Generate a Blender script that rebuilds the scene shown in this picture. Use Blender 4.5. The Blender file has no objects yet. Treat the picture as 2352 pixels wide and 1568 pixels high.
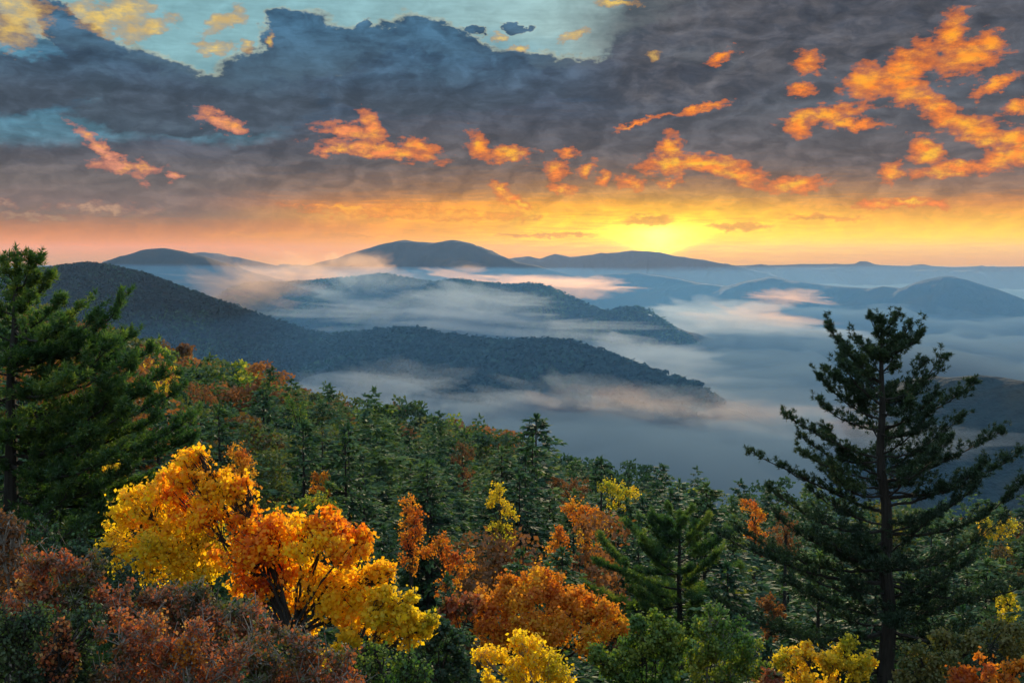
import bpy, math, random
import numpy as np
from mathutils import Vector, Matrix
C = bpy.context.scene
COL = C.collection
rad = math.radians
PI = math.pi

# ---------------------------------------------------------------- camera
F = 2308.0                       # focal length in pixels of a 2352 x 1568 picture
PITCH = math.atan((784 - 595) / F)
cam = bpy.data.cameras.new('camera')
cam.sensor_width = 36.0
cam.lens = 36.0 * F / 2352
cam.clip_start = 0.1
cam.clip_end = 90000
camo = bpy.data.objects.new('camera', cam)
camo.rotation_euler = (PI / 2 - PITCH, 0, 0)
COL.objects.link(camo)
C.camera = camo

def direction(u, v):
    x, y = (u - 1176) / F, (784 - v) / F
    c, s = math.cos(PITCH), math.sin(PITCH)
    return Vector((x, c + y * s, -s + y * c))
def at(u, v, Y):
    d = direction(u, v)
    return d * (Y / d.y)
def tan_el(u, v):
    d = direction(u, v)
    return d.z / math.hypot(d.x, d.y)

# ---------------------------------------------------------------- render settings
C.view_settings.view_transform = 'Standard'
C.view_settings.look = 'None'
C.view_settings.exposure = 0.0
C.view_settings.gamma = 1.0
C.cycles.max_bounces = 8
C.cycles.diffuse_bounces = 3
C.cycles.transmission_bounces = 4
C.cycles.volume_bounces = 3
C.cycles.transparent_max_bounces = 8
C.cycles.use_denoising = True
C.cycles.sample_clamp_indirect = 4.0

# ---------------------------------------------------------------- node helpers
class NT:
    def __init__(s, tree):
        s.t = tree; s.n = tree.nodes; s.l = tree.links
    def new(s, typ, **kw):
        n = s.n.new(typ)
        for k, v in kw.items(): setattr(n, k, v)
        return n
    def put(s, sock, v):
        if v is None: return
        if isinstance(v, bpy.types.NodeSocket): s.l.new(v, sock)
        else:
            if hasattr(sock.default_value, '__len__') and not hasattr(v, '__len__'): v = (v,) * len(sock.default_value)
            if hasattr(v, '__len__') and len(v) == 3 and len(sock.default_value) == 4: v = (*v, 1)
            sock.default_value = v
    def m(s, op, a, b=None, c=None, clamp=False):
        n = s.new('ShaderNodeMath', operation=op, use_clamp=clamp)
        s.put(n.inputs[0], a); s.put(n.inputs[1], b); s.put(n.inputs[2], c)
        return n.outputs[0]
    def vm(s, op, a, b=None, c=None):
        n = s.new('ShaderNodeVectorMath', operation=op)
        s.put(n.inputs[0], a); s.put(n.inputs[1], b); s.put(n.inputs[2], c)
        return n.outputs['Value'] if op in ('LENGTH', 'DOT_PRODUCT', 'DISTANCE') else n.outputs[0]
    def noise(s, vec, scale, detail=4, rough=.55, col=False, dist=0.0):
        n = s.new('ShaderNodeTexNoise')
        s.put(n.inputs['Vector'], vec); n.inputs['Scale'].default_value = scale
        n.inputs['Detail'].default_value = detail; n.inputs['Roughness'].default_value = rough
        n.inputs['Distortion'].default_value = dist
        return n.outputs['Color'] if col else n.outputs[0]
    def ramp(s, fac, stops, interp='LINEAR'):
        n = s.new('ShaderNodeValToRGB'); r = n.color_ramp; r.interpolation = interp
        while len(r.elements) < len(stops): r.elements.new(.5)
        for e, (p, c) in zip(r.elements, stops):
            e.position = p; e.color = (*c, 1) if hasattr(c, '__len__') else (c, c, c, 1)
        s.put(n.inputs[0], fac)
        return n.outputs[0]
    def mix(s, f, a, b, mode='MIX'):
        n = s.new('ShaderNodeMix', data_type='RGBA', blend_type=mode)
        s.put(n.inputs[0], f); s.put(n.inputs[6], a); s.put(n.inputs[7], b)
        return n.outputs[2]
    def range(s, v, a, b, c=0.0, d=1.0, smooth=False):
        n = s.new('ShaderNodeMapRange')
        if smooth: n.interpolation_type = 'SMOOTHSTEP'
        s.put(n.inputs[0], v)
        for i, q in enumerate((a, b, c, d)): s.put(n.inputs[i + 1], q)
        return n.outputs[0]
def lin(r, g, b):
    f = lambda c: (c / 255 / 12.92) if c < 10.3 else ((c / 255 + .055) / 1.055) ** 2.4
    return (f(r), f(g), f(b))

# ---------------------------------------------------------------- sky
SUN_EL, SUN_AZ = rad(11.0), math.atan((1512 - 1176) / F)
W = bpy.data.worlds.new('World'); C.world = W; W.use_nodes = True
T = NT(W.node_tree); T.n.clear()
# direction in degrees: X = azimuth from the view axis (right positive), Y = elevation
tc = T.new('ShaderNodeTexCoord').outputs['Generated']
sp = T.new('ShaderNodeSeparateXYZ'); T.put(sp.inputs[0], tc)
dx, dy, dz = sp.outputs
DEG = 180 / PI
az = T.m('MULTIPLY', T.m('ARCTAN2', dx, dy), DEG)
el = T.m('MULTIPLY', T.m('ARCSINE', dz), DEG)
cb = T.new('ShaderNodeCombineXYZ'); T.put(cb.inputs[0], az); T.put(cb.inputs[1], el); cb.inputs[2].default_value = 1.0
P = cb.outputs[0]
def sky_xy(u, v):
    d = direction(u, v).normalized()
    return math.atan2(d.x, d.y) * DEG, math.asin(d.z) * DEG
K = DEG / F                       # degrees per picture pixel
st = T.vm('MULTIPLY', P, (1.0, 2.2, 1.0))            # clouds are drawn out sideways
big = T.vm('SUBTRACT', T.noise(st, .35, 3, .55, True), (.5, .5, .5))
fine = T.vm('SUBTRACT', T.noise(T.vm('MULTIPLY', P, (1.0, 1.7, 1.0)), 1.5, 5, .62, True), (.5, .5, .5))
streak = T.noise(T.vm('MULTIPLY', P, (.35, 5.0, 1.0)), 1.6, 4, .6)
wisp = T.noise(T.vm('MULTIPLY', P, (.9, 1.9, 1.0)), 1.15, 7, .66)
puff_v = T.vm('MULTIPLY_ADD', big, (2.6, 2.6, 0), T.vm('MULTIPLY', P, (1.0, 1.9, 1.0)))
fold_a = T.noise(puff_v, .42, 6, .6)
fold_b = T.noise(T.vm('ADD', puff_v, (.45, -.75, 0)), .42, 4, .55)
relief = T.m('SUBTRACT', fold_a, fold_b)
puff = T.noise(T.vm('ADD', st, T.vm('MULTIPLY', big, 3.0)), .55, 6, .6)
Pw = T.vm('MULTIPLY_ADD', big, (2.2, 1.2, 0), T.vm('MULTIPLY_ADD', fine, (1.3, .9, 0), P))   # warped
Pf = T.vm('MULTIPLY_ADD', fine, (1.1, 1.0, 0), P)
def blobs(src, L):
    """smallest normalised radius over a list of (u, v, ru, rv, tilt in degrees)"""
    out = None
    for (u, v, ru, rv, tl) in L:
        x, y = sky_xy(u, v)
        c_, s_ = math.cos(rad(tl)), math.sin(rad(tl)); a_, b_ = ru * K, rv * K
        p = T.vm('DOT_PRODUCT', src, (c_ / a_, s_ / a_, -(c_ * x + s_ * y) / a_))
        q = T.vm('DOT_PRODUCT', src, (-s_ / b_, c_ / b_, -(-s_ * x + c_ * y) / b_))
        d = T.m('MULTIPLY_ADD', q, q, T.m('MULTIPLY', p, p))
        out = d if out is None else T.m('MINIMUM', out, d)
    out = T.m('SQRT', out)
    return out
E0, E1 = -3.0, 27.0
ew = T.m('MULTIPLY_ADD', T.m('SUBTRACT', streak, .5), T.m('MULTIPLY', T.m('MAXIMUM', el, 0), .32), el)
ef = T.range(ew, E0, E1)
def S(e): return (e - E0) / (E1 - E0)
def vE(v): return S((595 - v) * K)
left = T.ramp(ef, [(vE(640), lin(150, 120, 118)), (vE(600), lin(206, 138, 100)), (vE(565), lin(238, 140, 66)), (vE(535), lin(200, 122, 74)), (vE(500), lin(134, 106, 96)),
    (vE(430), lin(112, 100, 98)), (vE(350), lin(82, 84, 98)), (vE(280), lin(50, 80, 108)), (vE(200), lin(58, 100, 136)), (vE(0), lin(110, 150, 170))])
midr = T.ramp(ef, [(vE(640), lin(180, 130, 100)), (vE(600), lin(240, 150, 60)), (vE(565), lin(255, 165, 30)), (vE(525), lin(250, 150, 28)), (vE(495), lin(255, 172, 30)), (vE(474), lin(246, 150, 40)), (vE(460), lin(190, 124, 66)),
    (vE(440), lin(142, 106, 82)), (vE(380), lin(98, 90, 92)), (vE(250), lin(70, 78, 96)), (vE(150), lin(58, 88, 122)), (vE(0), lin(128, 172, 184))])
rite = T.ramp(ef, [(vE(640), lin(170, 140, 130)), (vE(600), lin(226, 160, 100)), (vE(560), lin(255, 196, 44)), (vE(530), lin(255, 200, 40)), (vE(498), lin(248, 170, 50)), (vE(478), lin(216, 138, 66)),
    (vE(455), lin(146, 110, 88)), (vE(400), lin(104, 94, 96)), (vE(250), lin(84, 88, 100)), (vE(120), lin(86, 88, 100)), (vE(0), lin(80, 92, 116))])
c1 = T.mix(T.range(az, -19, -4, smooth=True), left, midr)
base = T.mix(T.range(az, 2, 14, smooth=True), c1, rite)
# glow round the sun
gx, gy = sky_xy(1512, 530)
def glow(sx, sy, yy=gy):
    a = T.m('DIVIDE', T.m('SUBTRACT', az, gx), sx); b = T.m('DIVIDE', T.m('SUBTRACT', ew, yy), sy)
    return T.m('EXPONENT', T.m('MULTIPLY', T.m('ADD', T.m('MULTIPLY', a, a), T.m('MULTIPLY', b, b)), -1))
base = T.mix(T.m('MULTIPLY', glow(13, 2.1), .85), base, lin(255, 172, 20))
base = T.mix(T.m('MULTIPLY', glow(9, 1.25), T.range(streak, .38, .6, .5, 1)), base, (1.3, .92, .012))
band = T.m('MULTIPLY', glow(22, .55, sky_xy(1512, 548)[1]), T.range(az, 0, 9, .15, .95, True))
base = T.mix(band, base, (1.15, .80, .02))
hx, hy = sky_xy(1512, 552)
burst = T.m('EXPONENT', T.m('MULTIPLY', T.m('ADD', T.m('POWER', T.m('ABSOLUTE', T.m('DIVIDE', T.m('SUBTRACT', az, hx), T.range(el, .3, 1.8, .6, 2.0))), 1.5), T.m('POWER', T.m('ABSOLUTE', T.m('DIVIDE', T.m('SUBTRACT', el, hy), .72)), 2.4)), -1))
base = T.mix(burst, base, (5.0, 4.2, .9))
bar = blobs(Pf, [(1490, 506, 62, 13, 0), (1700, 520, 70, 8, 0), (1250, 540, 120, 5, 0), (1900, 500, 90, 7, -2), (700, 540, 200, 5, 0)])
base = T.mix(T.range(bar, 1.25, .6, 0, .75, True), base, lin(232, 150, 40))
# blue clear gaps at the top
teal_e = T.ramp(T.range(el, 9, 24), [(0, lin(122, 170, 186)), (.35, lin(124, 176, 194)), (1, lin(110, 166, 198))])
gapd = blobs(Pw, [(560, 60, 330, 110, 0), (1180, 40, 330, 80, 3), (1290, 90, 120, 60, 0), (820, -20, 700, 80, 0), (500, 130, 120, 60, -15), (640, -120, 1100, 150, 0), (120, 20, 150, 60, -20)])
gap = T.range(T.m('MULTIPLY_ADD', T.m('SUBTRACT', wisp, .5), .5, gapd), 1.12, .9, smooth=True)
nish = T.new('ShaderNodeTexSky', sky_type='NISHITA')
nish.sun_disc = False; nish.sun_elevation = SUN_EL; nish.sun_rotation = SUN_AZ
teal = T.mix(.94, T.vm('MULTIPLY', nish.outputs[0], (.1, .1, .1)), teal_e)
base = T.mix(gap, base, teal)
# paler blue veils inside the left clouds
ved = blobs(Pw, [(220, 205, 40, 70, 10), (120, 290, 260, 45, 5), (480, 300, 160, 30, 0), (560, 190, 110, 40, -10), (1010, 170, 130, 30, 0), (1100, 120, 200, 50, 0), (1600, 130, 110, 26, -8), (30, 130, 90, 40, 0)])
base = T.mix(T.range(ved, 1.3, .3, 0, .55, True), base, lin(92, 148, 176))
# dark slate cloud bank
drk = blobs(Pw, [(60, 190, 210, 52, 8), (180, 90, 120, 40, -42), (330, 190, 150, 70, -12), (420, 260, 220, 50, 0), (560, 230, 160, 60, 0), (700, 100, 90, 62, 5),
    (850, 120, 170, 60, 0), (1020, 105, 130, 48, -18), (1180, 165, 190, 45, -4), (640, 170, 130, 50, 0), (1400, 180, 220, 42, 0), (980, 210, 260, 50, 0), (1100, 70, 26, 11, 0), (1195, 62, 28, 9, 0), (835, 52, 24, 16, 0), (640, 50, 40, 26, 0)])
dk = T.range(T.m('MULTIPLY_ADD', T.m('SUBTRACT', wisp, .5), .35, drk), 1.13, .88, smooth=True)
dcol = T.mix(T.range(puff, .35, .65), lin(38, 70, 104), lin(68, 110, 148))
dcol = T.mix(T.range(el, 8.5, 12.5), lin(70, 80, 96), dcol)
dcol = T.mix(T.range(az, -3, 8, 0, .8, True), dcol, lin(76, 82, 98))
base = T.mix(T.m('MULTIPLY', dk, .93), base, dcol)
rimk = T.m('MULTIPLY', T.m('MULTIPLY', dk, T.m('SUBTRACT', 1, dk)), T.m('MULTIPLY', T.m('MULTIPLY', gap, wisp), 2.0))
base = T.mix(rimk, base, lin(232, 226, 186))
# grey-brown deck at upper right
gr = blobs(Pw, [(1680, 70, 330, 130, 0), (2000, 60, 260, 90, 0), (1600, 190, 200, 60, 0), (1500, 20, 90, 50, 0)])
base = T.mix(T.range(gr, 1.35, .6, 0, .92, True), base, T.mix(T.range(puff, .35, .65), lin(70, 74, 88), lin(92, 90, 98)))
# soft light and dark folds
base = T.vm('MULTIPLY', base, T.mix(T.range(el, .5, 4.5), (1, 1, 1), T.mix(gap, T.ramp(T.range(relief, -.16, .16), [(0, .70), (.5, .98), (1, 1.36)]), T.range(relief, -.2, .2, .93, 1.07))))
base = T.vm('MULTIPLY', base, T.mix(T.range(el, .5, 5), (1, 1, 1), T.ramp(puff, [(.3, .84), (.5, .99), (.7, 1.14)])))
base = T.vm('MULTIPLY', base, T.ramp(streak, [(.3, .95), (.5, 1.0), (.7, 1.05)]))
# sunlit scraps: golden ones up left, orange ones below
def scraps(L, col_a, col_b, base, lo=1.12, hi=.72, src=None, amt=.62, opa=1.0):
    d = blobs(src or Pf, L)
    d = T.m('MULTIPLY_ADD', T.m('SUBTRACT', wisp, .5), amt * 4.2, T.m('MULTIPLY', d, .88))
    k = T.range(d, lo, hi, 0, opa, True)
    core = T.range(d, hi + .15, hi - .8, 0, 1, True)
    fringe = T.mix(.55, base, T.vm('MULTIPLY', col_a, (.78, .62, .62)))
    return T.mix(k, base, T.mix(core, fringe, T.mix(T.range(relief, -.08, .10), col_a, col_b)))
base = scraps([(25, 45, 60, 50, -30), (60, 25, 45, 30, 0), (215, 42, 50, 26, -20), (285, 30, 60, 34, 5), (345, 62, 50, 18, 22), (300, 70, 40, 22, 0), (515, 48, 52, 16, 28), (495, 108, 40, 14, 10), (570, 104, 14, 14, 0),
    (1320, 82, 36, 9, 12), (1145, 88, 20, 8, 0), (1500, 130, 13, 11, 0), (1195, 112, 22, 7, 0), (625, 92, 8, 16, 0), (1420, 8, 50, 8, 0)],
    lin(212, 172, 96), lin(252, 208, 84), base, opa=.82)
warm = T.mix(T.range(az, -16, -4), lin(232, 150, 118), lin(255, 140, 40))
hot = T.mix(T.range(el, 3.2, 9), lin(255, 200, 34), T.mix(T.range(az, -16, -3), lin(255, 150, 90), lin(255, 168, 44)))
base = scraps([(245, 352, 78, 13, -40), (290, 383, 66, 15, -2), (505, 278, 52, 18, -20), (540, 292, 28, 15, -20), (403, 406, 19, 10, 0), (790, 300, 60, 18, -8), (855, 292, 22, 42, 25), (880, 345, 125, 18, -6),
    (960, 338, 42, 18, -8), (770, 343, 45, 12, 8), (1100, 335, 22, 38, 40), (1165, 355, 58, 18, 3), (1150, 435, 24, 17, -40), (1185, 462, 36, 13, -30), (1278, 392, 24, 26, 0), (1305, 350, 24, 13, 0), (1292, 434, 30, 12, -10),
    (1350, 390, 26, 13, 45), (1388, 412, 20, 15, 60), (1450, 420, 32, 15, -12), (1540, 335, 24, 30, 10), (1535, 378, 66, 24, 5), (1630, 378, 90, 20, -8), (1700, 402, 60, 20, -14), (1820, 425, 64, 18, 3), (1540, 420, 28, 9, 0),
    (1460, 285, 60, 7, 18), (1610, 250, 58, 9, 12), (1655, 132, 36, 11, 22), (1858, 140, 30, 22, -8), (1840, 206, 28, 15, 0), (1835, 285, 26, 30, 25), (1900, 262, 78, 17, 8), (1960, 285, 70, 12, -4),
    (2185, 80, 26, 48, -22), (2080, 160, 95, 36, 28), (2230, 130, 66, 34, 15), (1990, 190, 46, 40, 0), (2075, 195, 50, 34, -40), (2150, 250, 110, 24, -38), (2250, 300, 120, 26, -24), (2330, 320, 80, 24, -10),
    (2130, 350, 34, 36, 35), (2210, 385, 95, 16, 2), (2310, 365, 70, 22, 12), (2045, 398, 24, 20, 20), (2290, 195, 50, 14, 25), (2345, 240, 40, 14, 20),
    (2010, 470, 34, 10, 0), (2080, 465, 60, 8, 0), (2150, 468, 44, 9, -14), (2280, 100, 30, 24, -30)],
    warm, hot, base)
base = scraps([(240, 478, 105, 10, -2), (60, 498, 90, 8, 0), (10, 465, 22, 7, 0), (800, 478, 150, 7, -3), (960, 490, 240, 12, -2), (1290, 700, 1, 1, 0)],
    T.mix(T.range(az, -19, -10), lin(168, 132, 112), lin(255, 158, 30)), T.mix(T.range(az, -19, -10), lin(190, 148, 122), lin(255, 182, 40)), base, amt=.8, opa=.9)
# unseen sky overhead and behind the viewer: blue, brightened to fill the forest
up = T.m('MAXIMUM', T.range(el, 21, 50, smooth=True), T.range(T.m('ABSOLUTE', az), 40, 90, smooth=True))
fillc = T.mix(T.range(el, 0, 60), (.66, .70, .74), (.54, .84, 1.12))
fillc = T.vm('MULTIPLY', fillc, T.range(puff, .35, .65, .8, 1.15))
base = T.mix(up, base, fillc)
under = T.range(el, -1.2, -6, smooth=True)
base = T.mix(under, base, (.10, .13, .17))
base = T.vm('MULTIPLY', base, T.mix(T.range(el, .2, 3.2, smooth=True), (1.06, 1.02, .12), (1, 1, .92)))
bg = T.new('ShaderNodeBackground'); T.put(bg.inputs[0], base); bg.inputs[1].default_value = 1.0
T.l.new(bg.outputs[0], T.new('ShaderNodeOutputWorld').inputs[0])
W.cycles.sampling_method = 'MANUAL'; W.cycles.sample_map_resolution = 1024

sun = bpy.data.lights.new('sun', 'SUN'); sun.energy = 5.0; sun.angle = rad(.5); sun.color = (1, .80, .54)
suno = bpy.data.objects.new('sun', sun); COL.objects.link(suno)
sd = Vector((math.sin(SUN_AZ) * math.cos(SUN_EL), math.cos(SUN_AZ) * math.cos(SUN_EL), math.sin(SUN_EL)))
suno.rotation_euler = sd.to_track_quat('Z', 'Y').to_euler()

# ---------------------------------------------------------------- mesh helpers
rng = np.random.default_rng(7)
def mesh_from(name, V, loops, starts, totals, mat=None, smooth=False, attrs=None):
    me = bpy.data.meshes.new(name)
    me.vertices.add(len(V)); me.vertices.foreach_set('co', np.asarray(V, np.float32).ravel())
    me.loops.add(len(loops)); me.loops.foreach_set('vertex_index', np.asarray(loops, np.int32))
    me.polygons.add(len(starts)); me.polygons.foreach_set('loop_start', np.asarray(starts, np.int32))
    me.polygons.foreach_set('loop_total', np.asarray(totals, np.int32))
    if smooth: me.polygons.foreach_set('use_smooth', np.ones(len(starts), bool))
    for k, a in (attrs or {}).items():
        at_ = me.attributes.new(k, 'FLOAT', 'POINT'); at_.data.foreach_set('value', np.asarray(a, np.float32))
    me.update(calc_edges=True)
    if mat: me.materials.append(mat)
    return me
def quads(name, Q, mat=None, tint=None, smooth=False):
    """Q (n,4,3) loose quads, tint (n,)"""
    n = len(Q)
    return mesh_from(name, Q.reshape(-1, 3), np.arange(4 * n), np.arange(n) * 4, np.full(n, 4), mat, smooth,
                     {'tint': np.repeat(tint, 4)} if tint is not None else None)
def grid(name, G, mat=None, smooth=True, wrap=False):
    """G (a,b,3) height sheet"""
    a, b, _ = G.shape
    i = np.arange(a * b).reshape(a, b)
    if wrap: i = np.concatenate([i, i[:1]], 0)
    q = np.stack([i[:-1, :-1], i[1:, :-1], i[1:, 1:], i[:-1, 1:]], -1).reshape(-1, 4)
    return mesh_from(name, G.reshape(-1, 3), q.ravel(), np.arange(len(q)) * 4, np.full(len(q), 4), mat, smooth)
def link(name, me, parent=None, **props):
    o = bpy.data.objects.new(name, me); COL.objects.link(o); o.parent = parent
    for k, v in props.items(): o[k] = v
    return o
def hash2(ix, iy, s):
    h = (ix.astype(np.int64) * 374761393 + iy.astype(np.int64) * 668265263 + s * 982451653) & 0xffffffff
    h = ((h ^ (h >> 13)) * 1274126177) & 0xffffffff
    return ((h ^ (h >> 16)) & 0xffff) / 65535.0
def vnoise(x, y, s=0):
    ix, iy = np.floor(x), np.floor(y); fx, fy = x - ix, y - iy
    fx, fy = fx * fx * fx * (fx * (6 * fx - 15) + 10), fy * fy * fy * (fy * (6 * fy - 15) + 10)
    a, b, c, d = hash2(ix, iy, s), hash2(ix + 1, iy, s), hash2(ix, iy + 1, s), hash2(ix + 1, iy + 1, s)
    return a + (b - a) * fx + (c - a) * fy + (a - b - c + d) * fx * fy
def fbm(x, y, oct=5, s=0, gain=.5):
    v = 0; a = 1; t = 0
    for k in range(oct):
        v = v + a * (vnoise(x * 2 ** k + 17.3 * k, y * 2 ** k + 9.1 * k, s + k) * 2 - 1); t += a; a *= gain
    return v / t

# ---------------------------------------------------------------- materials
def material(name):
    m = bpy.data.materials.new(name); m.use_nodes = True
    t = NT(m.node_tree); t.n.clear()
    return m, t, t.new('ShaderNodeOutputMaterial')
def forest_floor():
    m, t, o = material('forest floor')
    g = t.new('ShaderNodeNewGeometry').outputs['Position']
    c = t.ramp(t.noise(g, .35, 6, .65), [(.3, (.012, .016, .010)), (.5, (.030, .028, .014)), (.7, (.055, .035, .016))])
    b = t.new('ShaderNodeBsdfPrincipled'); t.put(b.inputs['Base Color'], c); b.inputs['Roughness'].default_value = .95
    t.l.new(b.outputs[0], o.inputs[0]); return m
def wooded(name, ca, cb_, scale):
    m, t, o = material(name)
    g = t.new('ShaderNodeNewGeometry').outputs['Position']
    n = t.noise(g, scale, 5, .7); n2 = t.noise(g, scale * .12, 3, .5)
    c = t.mix(t.range(n, .35, .65), ca, cb_)
    c = t.mix(t.range(n2, .5, .75, 0, .5), c, (.06, .045, .022))
    b = t.new('ShaderNodeBsdfPrincipled'); t.put(b.inputs['Base Color'], c); b.inputs['Roughness'].default_value = 1
    b.inputs['Specular IOR Level'].default_value = .1
    bp = t.new('ShaderNodeBump'); bp.inputs['Distance'].default_value = 6; bp.inputs['Strength'].default_value = .8
    t.put(bp.inputs['Height'], t.noise(g, scale * 1.6, 3, .6)); t.l.new(bp.outputs[0], b.inputs['Normal'])
    t.l.new(b.outputs[0], o.inputs[0]); return m
def volume(name, col, dens, g=0.0, absorb=0.0):
    m, t, o = material(name)
    v = t.new('ShaderNodeVolumePrincipled')
    v.inputs['Color'].default_value = (*col, 1); v.inputs['Density'].default_value = dens; v.inputs['Anisotropy'].default_value = g
    v.inputs['Absorption Color'].default_value = (absorb, absorb, absorb, 1)
    t.l.new(v.outputs[0], o.inputs['Volume'])
    return m
M_floor = forest_floor()
M_hill = wooded('haze-blue wooded hillside', (.006, .024, .038), (.014, .040, .056), .06)  # blue of the distant air is put into the hillside colour
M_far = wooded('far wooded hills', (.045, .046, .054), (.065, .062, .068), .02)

# ---------------------------------------------------------------- the slope the viewer looks down
CU = [-1400, -400, 0, 250, 350, 450, 540, 620, 700, 780, 850, 950, 1050, 1150, 1250, 1325, 1400, 1500, 1600, 1700, 1800, 1900, 2100, 2352, 2700, 3800]
CV = [600, 650, 700, 778, 798, 825, 858, 884, 894, 914, 930, 958, 978, 1008, 1040, 1058, 1078, 1102, 1118, 1134, 1156, 1172, 1182, 1182, 1200, 1260]
RU = [-1400, 0, 300, 700, 1000, 1300, 1600, 1760, 2000, 2352, 3800]
RV = [440, 420, 400, 340, 300, 260, 215, 195, 210, 250, 280]
H0 = 3.3
def crest(u):
    v = np.interp(u, CU, CV); R = np.interp(u, RU, RV)
    y = (784 - v) / F; c, s = math.cos(PITCH), math.sin(PITCH)
    t = -(-s + y * c) / (c + y * s)          # tangent below the horizon, per metre forward
    return t, R
def canopy(x, y):
    """height of the tree tops; y is forward distance"""
    u = 1176 + F * x / np.maximum(y, 1e-3)
    t, R = crest(np.clip(u, -1400, 3800))
    s = t - H0 / R
    z = -(H0 + s * y)
    return np.where(y > R, -(H0 + s * R) - .50 * (y - R) - .0016 * np.minimum(y - R, 150) ** 2, z), R
def tree_h(y): return np.interp(y, [0, 8, 14, 25, 50, 90], [1.6, 3.0, 4.5, 8.0, 14.0, 17.0])
def ground_z(x, y):
    x = np.asarray(x, float); y = np.asarray(y, float)
    r = np.hypot(x, y)
    yy = np.maximum(y, r * .36)
    z, R = canopy(x, yy)
    z = z - tree_h(r) + fbm(x / 40, y / 40, 3, 5) * np.clip(r / 40, 0, 2.0)
    back = np.clip((.36 - y / np.maximum(r, .01)) / .5, 0, 1)
    z = z * (1 - back) + (-1.8 + .25 * np.minimum(r, 300)) * back
    z = np.maximum(z, -420 + 14 * fbm(x / 900, y / 900, 3, 9))
    return np.where(r < 4.5, np.maximum(z, -1.8 - np.clip(r - 2, 0, 3) * 1.2), z)
rr = np.concatenate([[0.02], np.geomspace(1.2, 1200, 150), np.geomspace(1300, 13800, 26)])
aa = np.linspace(-PI, PI, 361)[:-1]
A, Rr = np.meshgrid(aa, rr, indexing='ij')
X, Y = Rr * np.sin(A), Rr * np.cos(A)
link('ground', grid('ground', np.stack([X, Y, ground_z(X, Y)], -1)[:, ::-1], M_floor, wrap=True), kind='structure')

# ---------------------------------------------------------------- hills
def ridge(pts, mat, seed, slope=.42, spur=.35, span=1.0, n=420, m=70, rough=1.0, floor=-430, name='hill', drop=0):
    """pts: (u, v, distance) along the crest"""
    W_ = np.array([at(u, v, Y_)[:] for u, v, Y_ in pts])
    W_[:, 2] -= drop                # the trees stand on it
    L = np.concatenate([[0], np.cumsum(np.linalg.norm(np.diff(W_[:, :2], axis=0), axis=1))])
    s = np.linspace(0, L[-1], n)
    kx = np.stack([np.interp(s, L, W_[:, k]) for k in range(3)], -1)
    ker = np.hanning(9); ker /= ker.sum()
    for k in range(3):
        p = np.pad(kx[:, k], 4, mode='edge'); kx[:, k] = np.convolve(p, ker, 'valid')
    D = W_[:, 1].mean()
    tang = np.gradient(kx[:, :2], axis=0); tang = np.stack([np.convolve(np.pad(tang[:, k], 20, mode='edge'), np.ones(41) / 41, 'valid') for k in range(2)], -1)
    tang /= np.linalg.norm(tang, axis=1)[:, None]
    nrm = np.stack([-tang[:, 1], tang[:, 0]], -1)          # away from the viewer for left-to-right crests
    half = (kx[:, 2].max() - floor) / slope * 1.35
    t = np.sign(np.linspace(-1, 1, m)) * np.abs(np.linspace(-1, 1, m)) ** 1.5 * half
    S_, T_ = np.meshgrid(s, t, indexing='ij')
    x = kx[:, None, 0] + nrm[:, None, 0] * T_; y = kx[:, None, 1] + nrm[:, None, 1] * T_
    w = np.clip(np.abs(T_) / half, 0, 1)
    sc = D * .11
    rid = 1 - np.abs(fbm(S_ / sc + T_ / sc * .25, T_ / (sc * 2.6), 4, seed))
    fall = slope * np.abs(T_) * (1 - spur * (rid - .75) * 2.2 * np.clip(w * 5, 0, 1))
    z = kx[:, None, 2] - fall + fbm(x / (sc * .25), y / (sc * .25), 4, seed + 3) * D * .006 * rough * np.clip(w * 12, .12, 1)
    z = z + (np.sqrt(T_ ** 2 + (D * .01) ** 2) * -slope + slope * np.abs(T_))      # rounded top
    z = z + slope * D * .01
    return link(name, grid(name, np.stack([x, y, z], -1)[:, ::-1], mat), kind='structure'), (x, y, z)
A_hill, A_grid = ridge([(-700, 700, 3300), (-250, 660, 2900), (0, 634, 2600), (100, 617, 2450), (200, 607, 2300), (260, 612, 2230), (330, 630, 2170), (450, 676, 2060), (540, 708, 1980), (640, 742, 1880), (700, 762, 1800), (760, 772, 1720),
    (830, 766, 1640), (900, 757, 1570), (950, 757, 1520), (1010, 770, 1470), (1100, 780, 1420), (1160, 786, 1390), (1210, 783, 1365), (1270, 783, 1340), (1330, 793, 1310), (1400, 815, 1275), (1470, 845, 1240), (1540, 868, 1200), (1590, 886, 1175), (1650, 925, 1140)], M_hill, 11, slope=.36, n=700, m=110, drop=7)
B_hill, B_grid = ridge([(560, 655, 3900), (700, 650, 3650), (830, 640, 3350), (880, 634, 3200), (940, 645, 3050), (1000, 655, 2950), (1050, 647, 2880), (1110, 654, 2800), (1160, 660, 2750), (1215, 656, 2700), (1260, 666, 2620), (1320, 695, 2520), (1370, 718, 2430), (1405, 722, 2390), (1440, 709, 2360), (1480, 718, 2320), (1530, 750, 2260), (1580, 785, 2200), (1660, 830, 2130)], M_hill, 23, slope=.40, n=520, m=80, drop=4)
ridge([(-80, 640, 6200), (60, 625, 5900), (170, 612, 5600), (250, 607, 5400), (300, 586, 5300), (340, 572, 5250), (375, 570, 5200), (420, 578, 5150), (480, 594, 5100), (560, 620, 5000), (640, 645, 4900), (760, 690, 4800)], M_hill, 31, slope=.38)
ridge([(250, 600, 9400), (400, 584, 9300), (460, 580, 9300), (540, 590, 9200), (610, 604, 9100), (700, 625, 9000), (800, 650, 9000)], M_far, 37)
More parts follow.
